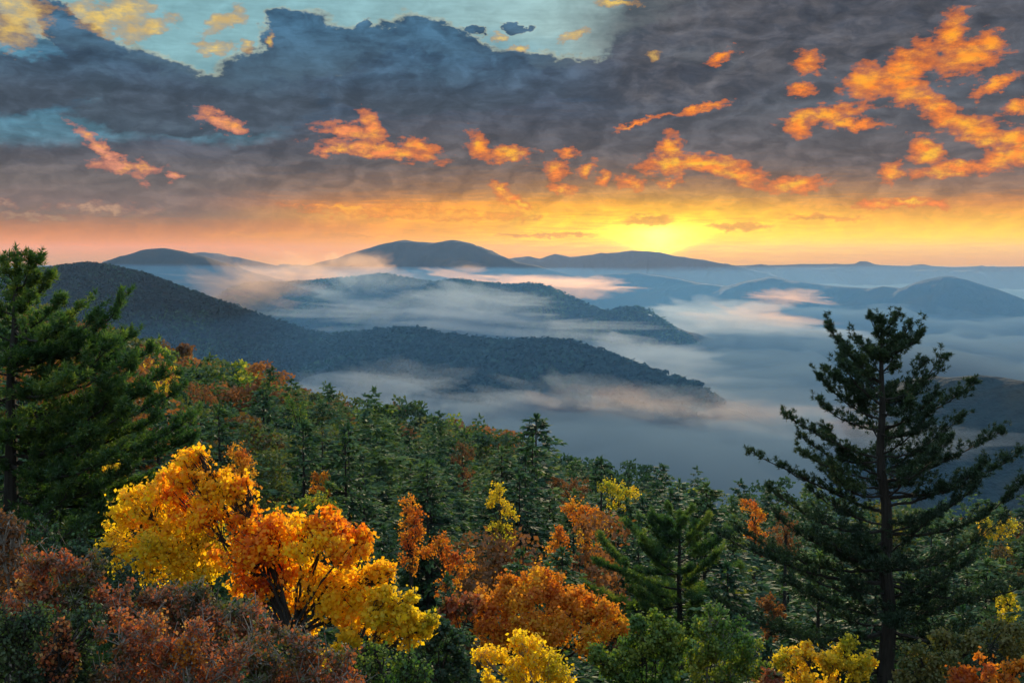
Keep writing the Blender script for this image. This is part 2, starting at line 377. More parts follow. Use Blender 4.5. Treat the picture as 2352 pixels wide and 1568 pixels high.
ridge([(560, 640, 8400), (680, 615, 8200), (760, 600, 8000), (810, 582, 7900), (870, 563, 7800), (930, 551, 7700), (960, 556, 7680), (1000, 558, 7650), (1040, 551, 7600), (1080, 560, 7550), (1130, 580, 7450), (1180, 600, 7350), (1260, 618, 7200), (1330, 636, 7100), (1440, 670, 7000)], M_hill, 41, slope=.42)
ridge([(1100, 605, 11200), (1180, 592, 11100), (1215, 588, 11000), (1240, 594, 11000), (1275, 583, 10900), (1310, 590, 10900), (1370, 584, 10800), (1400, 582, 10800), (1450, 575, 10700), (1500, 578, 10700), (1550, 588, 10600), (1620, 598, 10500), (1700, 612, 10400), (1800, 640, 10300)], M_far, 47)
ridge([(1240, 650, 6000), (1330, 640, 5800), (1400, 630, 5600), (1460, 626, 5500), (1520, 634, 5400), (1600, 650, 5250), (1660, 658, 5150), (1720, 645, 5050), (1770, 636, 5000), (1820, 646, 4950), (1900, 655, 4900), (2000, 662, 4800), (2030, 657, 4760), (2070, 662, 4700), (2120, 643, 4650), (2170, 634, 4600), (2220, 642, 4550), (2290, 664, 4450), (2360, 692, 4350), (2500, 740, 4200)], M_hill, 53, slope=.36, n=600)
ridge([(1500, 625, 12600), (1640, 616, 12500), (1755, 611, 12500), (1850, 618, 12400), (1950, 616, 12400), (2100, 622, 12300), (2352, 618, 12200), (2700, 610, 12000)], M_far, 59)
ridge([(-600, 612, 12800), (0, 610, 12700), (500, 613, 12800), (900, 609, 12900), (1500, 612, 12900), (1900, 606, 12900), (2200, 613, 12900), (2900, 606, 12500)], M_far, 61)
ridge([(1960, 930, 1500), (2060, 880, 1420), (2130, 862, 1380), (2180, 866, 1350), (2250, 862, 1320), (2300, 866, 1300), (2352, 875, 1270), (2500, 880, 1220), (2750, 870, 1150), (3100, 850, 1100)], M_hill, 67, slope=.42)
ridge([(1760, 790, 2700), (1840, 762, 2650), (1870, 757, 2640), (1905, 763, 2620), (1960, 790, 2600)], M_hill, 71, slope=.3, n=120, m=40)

# ---------------------------------------------------------------- mist in the valleys and the air
def mist_sheet(name, a0, a1, r0, r1, top, amp, bottom, mat, seed, na=420, nr=260, **kw):
    a = np.linspace(rad(a0), rad(a1), na); r = np.geomspace(r0, r1, nr)
    A, R_ = np.meshgrid(a, r, indexing='ij')
    x, y = R_ * np.sin(A), R_ * np.cos(A)
    b = fbm(x / 620, y / 620, 6, seed, .52); b2 = fbm(x / 1700, y / 1700, 3, seed + 40)
    puff_ = 1 - 2 * np.abs(fbm(x / 300, y / 300, 4, seed + 80, .55))
    if r1 > 9000: top = np.interp(R_, [0, 1300, 1750, 2800, 5000, 9000, 13000], [0, -4, -52, -80, -108, -165, -195]) + top
    sm = lambda v: np.clip(v, 0, 1) ** 2 * (3 - 2 * np.clip(v, 0, 1))
    top = top - (190 * sm((A - rad(16.5)) / rad(6)) * sm((2100 - R_) / 500) + 75 * sm((rad(-10) - A) / rad(6)) * sm((2700 - R_) / 500))
    z = top + amp * (.9 * b + .8 * b2 + .35 * puff_)
    edge = np.minimum(np.minimum(np.arange(na), np.arange(na)[::-1])[:, None] / 8, np.minimum(np.arange(nr), np.arange(nr)[::-1])[None, :] / 8)
    z = bottom + 1 + (np.maximum(z, bottom + 30) - bottom) * np.clip(edge, 0, 1)
    n = na * nr
    i = np.arange(n).reshape(na, nr)
    q1 = np.stack([i[:-1, :-1], i[:-1, 1:], i[1:, 1:], i[1:, :-1]], -1).reshape(-1, 4)[:, ::-1]
    V = np.concatenate([np.stack([x, y, z], -1).reshape(-1, 3), np.stack([x, y, np.full_like(z, bottom)], -1).reshape(-1, 3)])
    q2 = q1[:, ::-1] + n
    per = np.concatenate([i[0, :], i[1:, -1], i[-1, -2::-1], i[-2:0:-1, 0]])
    nx = np.roll(per, -1)
    q3 = np.stack([per, per + n, nx + n, nx], -1)
    q = np.concatenate([q1, q2, q3])
    me = mesh_from(name, V, q.ravel(), np.arange(len(q)) * 4, np.full(len(q), 4), mat, True)
    return link(name, me, kind='stuff', **kw)
M_mist = volume('valley mist', (.175, .265, .365), 1 / 115, .12)
mist_sheet('mist', -62, 62, 380, 13200, -152, 74, -425, M_mist, 3, label='pale blue-grey mist filling the valleys between the wooded ridges')
M_haze = volume('morning air', (.34, .50, .82), 4.4e-5, .1, 1.0)
hb = np.array([(x, y, z) for z in (-436, 180) for y in (-14600, 14600) for x in (-14600, 14600)], float)
hf = np.array([(0, 2, 3, 1), (4, 5, 7, 6), (0, 1, 5, 4), (2, 6, 7, 3), (0, 4, 6, 2), (1, 3, 7, 5)])
M_low = volume('low valley air', (.12, .42, .92), 1 / 7500, .1, 1.0)
mist_sheet('mist', -64, 64, 260, 7200, -36, 20, -427, M_low, 8, na=140, nr=90, label='thin blue air pooling low over the nearer valleys')
M_wisp = volume('drifting mist', (.36, .45, .58), 1 / 480, .4)
M_wisp_warm = volume('sun-tinted mist', (.72, .48, .32), 1 / 900, .55)  # warm sunlight put into the scatter colour of these wisps
def wisp_mesh(name, rx, ry, rz, seed, mt):
    a = np.linspace(0, 2 * PI, 97)[:-1]; b = np.linspace(0, PI, 49)
    A_, B_ = np.meshgrid(a, b, indexing='ij')
    x, y, z = np.cos(A_) * np.sin(B_), np.sin(A_) * np.sin(B_), np.cos(B_)
    d = 1 + 1.25 * fbm(x * 1.9 + seed + 3 * z, y * 1.9 + z * 1.3, 6, seed, .62)
    G = np.stack([x * rx * d, y * ry * d, z * rz * (d + .25 * fbm(x * 5, y * 5 + z * 3, 3, seed + 9))], -1)
    return grid(name, G[:, ::-1], mt, wrap=True)
for k, (u, v, Y_, rx, ry, rz) in enumerate([(920, 875, 1120, 55, 60, 16), (820, 905, 950, 80, 90, 16), (1180, 935, 1060, 110, 90, 14), (1400, 940, 1000, 90, 100, 20), (565, 680, 3100, 150, 220, 92), (790, 640, 4300, 260, 400, 110),
    (850, 690, 3000, 170, 220, 80), (1200, 652, 5200, 300, 400, 36), (1340, 660, 4400, 190, 400, 34), (1040, 630, 6800, 260, 500, 60), (1720, 735, 2800, 150, 300, 34), (1640, 760, 2500, 220, 260, 40), (1800, 684, 4000, 130, 250, 26),
    (1560, 900, 1500, 200, 200, 34), (980, 720, 2300, 260, 200, 36), (1150, 745, 2100, 240, 200, 34), (1450, 830, 1500, 90, 200, 30), (640, 640, 5400, 420, 500, 70), (1720, 985, 900, 170, 130, 22), (1600, 960, 1000, 140, 120, 18), (700, 660, 3700, 180, 260, 90), (1290, 910, 1120, 60, 80, 26), (1390, 975, 930, 70, 70, 26), (1080, 700, 2350, 150, 160, 40), (1250, 960, 950, 90, 80, 18), (1620, 720, 3300, 200, 300, 40)]):
    o = link('mist', wisp_mesh('mist', rx, ry, rz, 100 + k * 7, M_wisp_warm if k in (4, 5, 7, 8, 9, 10, 12, 17, 19, 20, 22) else M_wisp), kind='stuff', label='soft wisp of mist drifting against the wooded ridges', group='wisps of mist over the valleys')
    o.location = at(u, v, Y_)
link('haze', mesh_from('haze', hb, hf.ravel(), np.arange(6) * 4, np.full(6, 4), M_haze), kind='stuff', label='thin bluish morning haze lying over the whole view')

# ---------------------------------------------------------------- foliage
def leaf_mat(name, stops, transl=.45, gloss=.12, nscale=.5, objvar=.35, rough=.6):
    """stops: base colours laid out along a 0..1 scale, picked by leaf, clump and tree"""
    m, t, o = material(name)
    a = t.new('ShaderNodeAttribute'); a.attribute_name = 'tint'
    oi = t.new('ShaderNodeObjectInfo')
    g = t.new('ShaderNodeNewGeometry').outputs['Position']
    n = t.noise(g, nscale, 2, .5)
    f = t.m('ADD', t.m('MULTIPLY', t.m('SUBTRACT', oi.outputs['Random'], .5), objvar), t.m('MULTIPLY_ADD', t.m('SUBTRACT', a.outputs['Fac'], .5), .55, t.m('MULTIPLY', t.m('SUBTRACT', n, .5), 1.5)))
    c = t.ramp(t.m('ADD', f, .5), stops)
    d = t.new('ShaderNodeBsdfDiffuse'); t.put(d.inputs[0], c)
    tr = t.new('ShaderNodeBsdfTranslucent'); t.put(tr.inputs[0], t.vm('MULTIPLY', c, (1.2, 1.25, .6)))
    mx = t.new('ShaderNodeMixShader'); mx.inputs[0].default_value = transl
    t.l.new(d.outputs[0], mx.inputs[1]); t.l.new(tr.outputs[0], mx.inputs[2])
    gl = t.new('ShaderNodeBsdfGlossy'); gl.inputs['Roughness'].default_value = rough; gl.inputs[0].default_value = (.7, .72, .72, 1)
    m2 = t.new('ShaderNodeMixShader'); m2.inputs[0].default_value = gloss * .4
    t.l.new(mx.outputs[0], m2.inputs[1]); t.l.new(gl.outputs[0], m2.inputs[2])
    t.l.new(m2.outputs[0], o.inputs[0]); return m
def bark_mat(name, a, b):
    m, t, o = material(name)
    g = t.new('ShaderNodeNewGeometry').outputs['Position']
    c = t.mix(t.range(t.noise(t.vm('MULTIPLY', g, (6, 6, 1)), 3, 5, .7), .35, .65), a, b)
    p = t.new('ShaderNodeBsdfPrincipled'); t.put(p.inputs['Base Color'], c); p.inputs['Roughness'].default_value = .9
    t.l.new(p.outputs[0], o.inputs[0]); return m
M_bark = bark_mat('bark', (.012, .010, .009), (.036, .031, .028))
M_pale = bark_mat('pale bark', (.10, .09, .085), (.34, .30, .27))
G1, G2, G3, G4 = (.012, .040, .020), (.030, .078, .024), (.062, .110, .024), (.11, .13, .03)
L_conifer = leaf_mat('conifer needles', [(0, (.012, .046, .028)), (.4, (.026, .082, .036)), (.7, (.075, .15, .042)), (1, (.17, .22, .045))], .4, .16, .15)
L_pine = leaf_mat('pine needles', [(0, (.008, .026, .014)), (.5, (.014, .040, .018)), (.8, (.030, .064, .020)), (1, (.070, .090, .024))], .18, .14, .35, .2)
L_pine2 = leaf_mat('sun-tinted pine needles', [(0, (.013, .046, .018)), (.38, (.036, .10, .025)), (.64, (.12, .20, .032)), (1, (.36, .31, .05))], .5, .14, .55, .2)  # sunlit highlights painted in as brighter, yellower needle colours
L_green = leaf_mat('green leaves', [(0, (.020, .060, .034)), (.4, (.040, .085, .034)), (.7, (.090, .115, .030)), (1, (.17, .14, .035))], .42, .12, .12, .9)
L_rust = leaf_mat('rust leaves', [(0, (.09, .07, .03)), (.35, (.16, .075, .035)), (.7, (.26, .10, .04)), (1, (.34, .13, .04))], .42, .08, .12, .8)
L_orange = leaf_mat('orange leaves', [(0, (.50, .06, .012)), (.18, (.82, .22, .012)), (.40, (.93, .44, .015)), (.6, (.95, .60, .022)), (1, (.80, .64, .03))], .66, .05, 1.1, .2)
L_copper = leaf_mat('copper leaves', [(0, (.30, .045, .025)), (.3, (.55, .14, .022)), (.6, (.66, .26, .025)), (.85, (.70, .38, .03)), (1, (.45, .34, .04))], .58, .06, .8, .2)
L_yellow = leaf_mat('yellow leaves', [(0, (.18, .24, .025)), (.4, (.48, .40, .025)), (.7, (.80, .54, .03)), (1, (.85, .42, .025))], .6, .07, .9, .3)
L_gold = leaf_mat('golden leaves', [(0, (.30, .30, .02)), (.3, (.70, .50, .02)), (.6, (.92, .62, .025)), (1, (.92, .40, .02))], .64, .06, 1.0, .2)
L_brown = leaf_mat('dull red leaves', [(0, (.04, .09, .03)), (.30, (.10, .10, .035)), (.48, (.22, .08, .035)), (.66, (.42, .09, .04)), (.84, (.50, .19, .055)), (1, (.60, .38, .10)), (.62, (.45, .10, .06)), (.8, (.55, .22, .09)), (1, (.62, .40, .16))], .5, .10, 2.0, .25)
L_lime = leaf_mat('yellow-green leaves', [(0, (.030, .10, .030)), (.4, (.08, .16, .03)), (.7, (.22, .26, .03)), (1, (.50, .40, .03))], .5, .1, 1.0, .3)

def unit(a): return a / np.maximum(np.linalg.norm(a, axis=-1, keepdims=True), 1e-9)
def rvec(n, R=rng): return unit(R.normal(size=(n, 3)))
def leaf_quads(c, d, nrm, L, Wd, fold=.0):
    """pointed leaves: centre c, long direction d, face normal nrm, length L, half width Wd"""
    d = unit(d); s = unit(np.cross(d, nrm)); L = np.asarray(L)[:, None]; Wd = np.asarray(Wd)[:, None]
    m = c + d * L * .45
    return np.stack([c, m + s * Wd, c + d * L, m - s * Wd], 1)
def strips(P0, P1, r0, r1, sides=5):
    """tapered round twigs between P0 and P1 as side quads"""
    P0, P1 = np.asarray(P0, float), np.asarray(P1, float); r0 = np.asarray(r0, float)[:, None]; r1 = np.asarray(r1, float)[:, None]
    d = unit(P1 - P0); a = np.where(np.abs(d[:, 2:3]) < .9, np.array([[0, 0, 1.]]), np.array([[1., 0, 0]]))
    u = unit(np.cross(d, a)); w = np.cross(d, u); Q = []
    for k in range(sides):
        t0, t1 = 2 * PI * k / sides, 2 * PI * (k + 1) / sides
        v0, v1 = u * math.cos(t0) + w * math.sin(t0), u * math.cos(t1) + w * math.sin(t1)
        Q.append(np.stack([P0 + v0 * r0, P0 + v1 * r0, P1 + v1 * r1, P1 + v0 * r1], 1))
    return np.concatenate(Q)
def limb(pts, r0, r1, sides=7):
    pts = np.asarray(pts, float); n = len(pts) - 1
    r = np.linspace(r0, r1, n + 1)
    return strips(pts[:-1], pts[1:], r[:-1], r[1:], sides)
def bez(a, b, c, n):
    t = np.linspace(0, 1, n)[:, None]
    return (1 - t) ** 2 * a + 2 * t * (1 - t) * b + t * t * c

# a spruce / hemlock: whorls of drooping boughs, each a flat spray of twiglets
def make_spruce(H, R, nb, nt, seed, droop=.25, twig=.42, gap=.12, ragged=.3, bottom=.06):
    q = np.random.default_rng(seed); W_, L_, Tn = [], [], []
    zz = bottom + (1 - bottom) * np.sort(q.random(nb)) ** .86
    for z in zz:
        if q.random() < gap: continue
        a = q.random() * 2 * PI; L = (R * (1 - z) ** .62 + .05 * H * .25) * (1 - ragged * q.random()) + .12
        dr = droop * (1.2 - 1.5 * z) + q.normal() * .07
        o = np.array([math.cos(a), math.sin(a), 0]); base = np.array([0, 0, z * H])
        tip = base + o * L + np.array([0, 0, -dr * L]); mid = base + o * L * .5 + np.array([0, 0, (.10 - dr * .3) * L])
        n = max(5, int(nt * (.3 + .7 * L / R)))
        t = np.sort(q.random(n)) ** .75; t = .10 + .90 * t
        p = (1 - t[:, None]) ** 2 * base + 2 * (t * (1 - t))[:, None] * mid + (t ** 2)[:, None] * tip
        side = np.where(q.random(n) < .5, -1., 1.)[:, None]; sd_ = np.array([-o[1], o[0], 0])
        d = o * (.55 + .3 * q.random((n, 1))) + sd_ * side * (.8 * (1.15 - t[:, None])) + np.array([0, 0, 1]) * q.normal(-.12, .22, (n, 1))
        ll = twig * (.5 + .7 * q.random(n)) * (1.25 - .5 * t) * (.45 + .55 * min(1, L / R * 1.6))
        nr = np.array([0, 0, 1.]) + q.normal(size=(n, 3)) * .45
        L_.append(leaf_quads(p, d, nr, ll, ll * .24)); Tn.append(np.clip(.10 + .75 * t ** 1.6 + q.normal(size=n) * .18 + (z - .4) * .25, 0, 1))  # tips and upper boughs tinted lighter: sky light put into the colour
        # hanging fringe
        k = n // 2; d2 = o * .3 + sd_ * side[:k] * .4 + np.array([0, 0, -1.]) * (.4 + .5 * q.random((k, 1)))
        L_.append(leaf_quads(p[:k], d2, rvec(k, q), ll[:k] * .8, ll[:k] * .18)); Tn.append(np.clip(q.normal(.25, .12, k), 0, 1))
        W_.append(limb(np.array([base, mid, tip]), .012 * L + .012, .006, 3))
    top = q.normal(size=(24, 3)) * .06 + [0, 0, 1]; tp = np.array([[0, 0, H * .965]]) + np.array([[0, 0, 1]]) * (q.random((24, 1)) * H * .035)
    L_.append(leaf_quads(tp, top + rvec(24, q) * .5, rvec(24, q), np.full(24, .35), np.full(24, .05))); Tn.append(np.full(24, .5))
    tr = limb(np.array([[0, 0, -1.5], [0, 0, H * .4], [0, 0, H * .99]]), H * .017, .02, 7)
    return np.concatenate(L_), np.concatenate(Tn), np.concatenate([tr] + W_)
# a leafy tree: limbs to leaf clumps gathered on an uneven crown
def make_broadleaf(H, R, nc, nl, seed, leaf=.22, flat=.75, low=.3):
    q = np.random.default_rng(seed); Ls, Tn, W_ = [], [], []
    cz = H * (low + (1 - low) * .5); hz = H * (1 - low) * .5
    fork = np.array([0, 0, H * low * .9])
    W_.append(limb(np.array([[0, 0, -1.5], fork * .6, fork]), H * .022, H * .016, 7))
    ph = q.random() * 6
    for k in range(nc):
        v = rvec(1, q)[0]; v[2] = v[2] * .9 + .12
        rad_ = (.55 + .45 * q.random() ** .5) * (1 + .22 * math.sin(3 * math.atan2(v[1], v[0]) + ph))
        c = np.array([v[0] * R * rad_, v[1] * R * rad_, cz + v[2] * hz * rad_])
        s = R * (.24 + .2 * q.random())
        mid = fork + (c - fork) * .5 + np.array([0, 0, .12 * H]) * q.random()
        W_.append(limb(bez(fork, mid, c, 4), H * .007, .012, 4))
        n = int(nl / nc * (.6 + .8 * q.random()))
        d = rvec(n, q); d[:, 2] = np.where(q.random(n) < .7, np.abs(d[:, 2]), d[:, 2])
        p = c + d * s * (.45 + .6 * q.random((n, 1)) ** .6) * [1, 1, flat]
        nr = d + q.normal(size=(n, 3)) * .8
        ll = leaf * (.6 + .8 * q.random(n))
        Ls.append(leaf_quads(p, np.cross(nr, rvec(n, q)) + [0, 0, -.2], nr, ll, ll * .36))
        Tn.append(np.clip(q.normal(.5, .17, n) + q.normal() * .13, 0, 1))
    return np.concatenate(Ls), np.concatenate(Tn), np.concatenate(W_)
# little needle brushes at points p along directions d
def needles(p, d, n, L, w, q, spread=1.1):
    k = len(p); P_ = np.repeat(p, n, 0); D_ = np.repeat(unit(d), n, 0)
    v = D_ + rvec(k * n, q) * spread; v = unit(v)
    st_ = P_ + D_ * (q.random((k * n, 1)) - .5) * L * .9
    ll = L * (.7 + .5 * q.random(k * n))
    return leaf_quads(st_, v, rvec(k * n, q), ll, np.full(k * n, w)), np.repeat(np.clip(q.normal(.5, .2, k), 0, 1), n)

def tree(name, label, cat, crown, trunk, leafm, barkm=M_bark, loc=(0, 0, 0), rz=0, sc=1, group=None, crown_name='crown'):
    r = bpy.data.objects.new(name, None); COL.objects.link(r)
    r.location = loc; r.rotation_euler = (0, 0, rz); r.scale = (sc,) * 3 if not hasattr(sc, '__len__') else sc
    r['label'] = label; r['category'] = cat
    if group: r['group'] = group
    link(crown_name, crown if isinstance(crown, bpy.types.Mesh) else quads(crown_name, crown[0], leafm, crown[1]), r)
    link('trunk', trunk if isinstance(trunk, bpy.types.Mesh) else quads('trunk', trunk, barkm), r)
    return r

# ---------------------------------------------------------------- tall pines in the foreground
def hero_pine(name, label, Y, axis, branches, leafm, seed, extra, r_base, tuft=.12, dens=1.0, zbase=None, lo_v=1568, extra_scale=1.0, minx=-1e9, t0=.2, flat=1.0):
    """axis: trunk (u, v) from tip to base; branches: (v where it leaves the trunk, tip u, tip v, depth offset of the tip)"""
    q = np.random.default_rng(seed)
    ax = np.array([at(u, v, Y)[:] for u, v in axis])
    foot = ax[-1].copy(); gz = float(ground_z(np.array([foot[0]]), np.array([foot[1]]))[0])
    foot[2] = min(gz, foot[2]) - .4
    ax = np.vstack([ax, foot])[::-1]                       # base -> tip
    org = foot.copy(); org[2] = max(gz, foot[2])
    zt, z0 = ax[-1, 2], ax[0, 2]
    def on(z): return np.array([np.interp(z, ax[:, 2], ax[:, k]) for k in range(3)])
    zs = np.linspace(z0, zt, 40); tr = np.array([on(z) for z in zs])
    tr[:, :2] += np.stack([fbm(zs * .8, zs * 0 + 3, 2, seed), fbm(zs * .8, zs * 0 + 8, 2, seed)], -1) * .05
    rr_ = r_base * ((zt - zs) / (zt - z0)) ** .8 + .012
    W_ = [strips(tr[:-1], tr[1:], rr_[:-1], rr_[1:], 10)]
    B = []
    for (v0, u1, v1, dy) in branches:
        b0 = on(at(axis[0][0], v1 + (v0 - v1) * flat, Y).z); b1 = np.array(at(u1, v1, Y + dy)[:])
        B.append((b0, b1, .30 * flat))
    Hh = zt - z0
    for k in range(extra):
        f = q.random() ** .8; z = z0 + Hh * (.2 + .78 * f)
        b0 = on(z); a = q.random() * 2 * PI
        # reach follows the outline of the named branches
        near = min(B[:len(branches)], key=lambda t_: abs(t_[0][2] - z)) ; Lr = np.linalg.norm(near[1] - near[0]) * (.3 + .6 * q.random()) * extra_scale
        rise = (near[1][2] - near[0][2]) / max(np.linalg.norm(near[1][:2] - near[0][:2]), .3)
        v = np.array([math.cos(a), math.sin(a), np.clip(rise, -.2, 1.2) * .55]); v /= np.linalg.norm(v)
        if (b0 + v * Lr)[0] < minx: continue
        B.append((b0, b0 + v * Lr, .32))
    P_, D_ = [], []
    for (b0, b1, sag) in B:
        L = np.linalg.norm(b1 - b0)
        mid = b0 + (b1 - b0) * q.uniform(.4, .65) - np.array([0, 0, sag * L * q.uniform(.5, 1.15)]) + q.normal(size=3) * [.07, .07, .03] * L
        n = max(6, int(L * 7)); c = bez(b0, mid, b1, n + 1); c[1:-1] += q.normal(size=(n - 1, 3)) * .012
        rr2 = .008 + .012 * L * (1 - np.linspace(0, 1, n + 1)) ** 1.1
        W_.append(strips(c[:-1], c[1:], rr2[:-1], rr2[1:], 5))
        tan = unit(np.gradient(c, axis=0))
        m = max(10, int(L * 15 * dens))
        t = t0 + (1 - t0) * q.random(m) ** .8; i = np.minimum((t * n).astype(int), n - 1)
        p0 = c[i] + (c[i + 1] - c[i]) * ((t * n) - i)[:, None]; tg = tan[i]
        sdv = np.cross(tg, [0, 0, 1.]); sdv = unit(sdv) * np.where(q.random(m) < .5, -1, 1)[:, None]
        d = tg * (.55 + .3 * q.random((m, 1))) + sdv * q.random((m, 1)) * .95 + np.array([0, 0, 1.]) * (.02 + .55 * q.random((m, 1)))
        d = unit(d); ll = (.10 + .62 * q.random(m) ** 1.5) * (1.2 - .55 * t) * min(1.15, .45 + L * .3)
        p1 = p0 + d * ll[:, None]
        W_.append(strips(p0, p1, np.full(m, .007), np.full(m, .004), 3))
        for f in (.62, .82, 1.0):
            P_.append(p0 + (p1 - p0) * f + q.normal(size=(m, 3)) * .035); D_.append(d + [0, 0, .5])
        k3 = m // 2; P_.append(p0[:k3] + (p1 - p0)[:k3] * .9 + q.normal(size=(k3, 3)) * .06 + [0, 0, .03]); D_.append(d[:k3] + [0, 0, 1.2])
        P_.append(b1[None] + q.normal(size=(8, 3)) * .05); D_.append(np.repeat(tan[-1:], 8, 0) + [0, 0, .4])
    n = 60; zz = zt - q.random(n) * Hh * .07; P_.append(np.array([on(z) for z in zz]) + q.normal(size=(n, 3)) * .05); D_.append(rvec(n, q) * .6 + [0, 0, 1])
    P_, D_ = np.concatenate(P_), np.concatenate(D_)
    Q, tn = needles(P_, D_, 18, tuft, .008, q, 1.2)
    Q2, tn2 = needles(P_, D_, 3, tuft * .7, .018, q, .9)
    Q = np.concatenate([Q, Q2]); tn = np.concatenate([tn, tn2])
    return tree(name, label, 'tree', (Q - org, tn), np.concatenate(W_) - org, leafm, loc=org)

hero_pine('pine_tree', 'tall dark pine in front on the right, upswept open boughs over the mist', 24.0,
    [(2025, 722), (2025, 850), (2022, 1000), (2034, 1200), (2040, 1400), (2036, 1570)],
    [(800, 1998, 728, .1), (790, 2064, 724, -.1), (850, 1965, 775, .2), (840, 2112, 768, -.2), (930, 1905, 755, .2), (900, 2088, 745, .3), (905, 1945, 800, -.6),
     (950, 2164, 822, .3), (960, 1935, 838, -.8), (1000, 1882, 868, .3), (1010, 1885, 928, -.4), (1010, 2150, 905, -.8), (1030, 2228, 884, .2), (1020, 2120, 830, .7), (1060, 1960, 900, .8),
     (1090, 1806, 954, .2), (1080, 2140, 940, -1.1), (1120, 1850, 1045, -.5), (1130, 2205, 962, .3), (1150, 2300, 990, .1), (1140, 1900, 985, 1.0), (1170, 1905, 1060, -1.2),
     (1180, 2337, 1038, .3), (1200, 2180, 1010, -1.0), (1200, 2260, 1060, -.6), (1230, 1722, 1036, .1), (1250, 1768, 1122, -.6), (1270, 2352, 1105, .2), (1260, 2240, 1120, -.9), (1240, 1860, 1120, .9),
     (1290, 1790, 1190, .5), (1310, 2150, 1180, -1.3), (1320, 1900, 1230, -1.3), (1340, 1700, 1215, .4), (1350, 2300, 1190, .6), (1380, 1650, 1225, -.2), (1400, 2220, 1290, -.8), (1440, 1800, 1330, -.8), (1450, 2330, 1330, .2),
     (1480, 1640, 1370, .3), (1520, 2230, 1420, -.4), (1540, 1790, 1440, -.8), (1560, 1600, 1440, .4), (1560, 2350, 1470, .2), (1640, 1850, 1500, -.6), (1640, 2200, 1540, -.6)],
    L_pine, 5, 95, .30, tuft=.095, t0=.1, flat=.72)
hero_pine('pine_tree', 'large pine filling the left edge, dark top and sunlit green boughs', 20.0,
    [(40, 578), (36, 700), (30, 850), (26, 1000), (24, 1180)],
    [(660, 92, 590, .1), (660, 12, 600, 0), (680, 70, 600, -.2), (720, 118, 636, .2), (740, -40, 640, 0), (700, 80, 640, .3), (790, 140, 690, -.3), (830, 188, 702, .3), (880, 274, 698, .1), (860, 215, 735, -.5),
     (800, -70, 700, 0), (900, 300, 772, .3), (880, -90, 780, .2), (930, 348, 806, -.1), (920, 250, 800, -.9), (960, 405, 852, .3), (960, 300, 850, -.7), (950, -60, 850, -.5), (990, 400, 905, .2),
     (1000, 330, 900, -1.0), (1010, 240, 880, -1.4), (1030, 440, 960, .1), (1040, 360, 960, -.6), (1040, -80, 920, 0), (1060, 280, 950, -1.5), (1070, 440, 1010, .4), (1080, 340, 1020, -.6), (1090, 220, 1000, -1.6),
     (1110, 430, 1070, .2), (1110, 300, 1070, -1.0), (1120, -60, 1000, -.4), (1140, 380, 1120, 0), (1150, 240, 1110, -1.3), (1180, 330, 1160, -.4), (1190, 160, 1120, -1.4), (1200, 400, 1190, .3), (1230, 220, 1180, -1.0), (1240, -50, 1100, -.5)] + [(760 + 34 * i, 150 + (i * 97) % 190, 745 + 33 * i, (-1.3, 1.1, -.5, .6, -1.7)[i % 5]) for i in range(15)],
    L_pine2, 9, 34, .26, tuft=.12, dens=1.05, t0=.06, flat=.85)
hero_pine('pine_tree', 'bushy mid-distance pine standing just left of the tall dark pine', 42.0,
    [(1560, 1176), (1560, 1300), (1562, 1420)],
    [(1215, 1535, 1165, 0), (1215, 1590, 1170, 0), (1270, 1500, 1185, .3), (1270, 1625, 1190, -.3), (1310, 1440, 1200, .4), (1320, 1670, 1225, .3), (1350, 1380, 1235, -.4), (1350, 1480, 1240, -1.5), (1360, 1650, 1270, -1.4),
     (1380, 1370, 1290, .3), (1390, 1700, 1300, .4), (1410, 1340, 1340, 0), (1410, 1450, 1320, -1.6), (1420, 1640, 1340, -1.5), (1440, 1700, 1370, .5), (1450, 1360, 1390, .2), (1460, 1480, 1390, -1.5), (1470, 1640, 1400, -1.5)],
    L_pine2, 15, 60, .26, tuft=.17, dens=1.5, t0=.1, flat=.7)

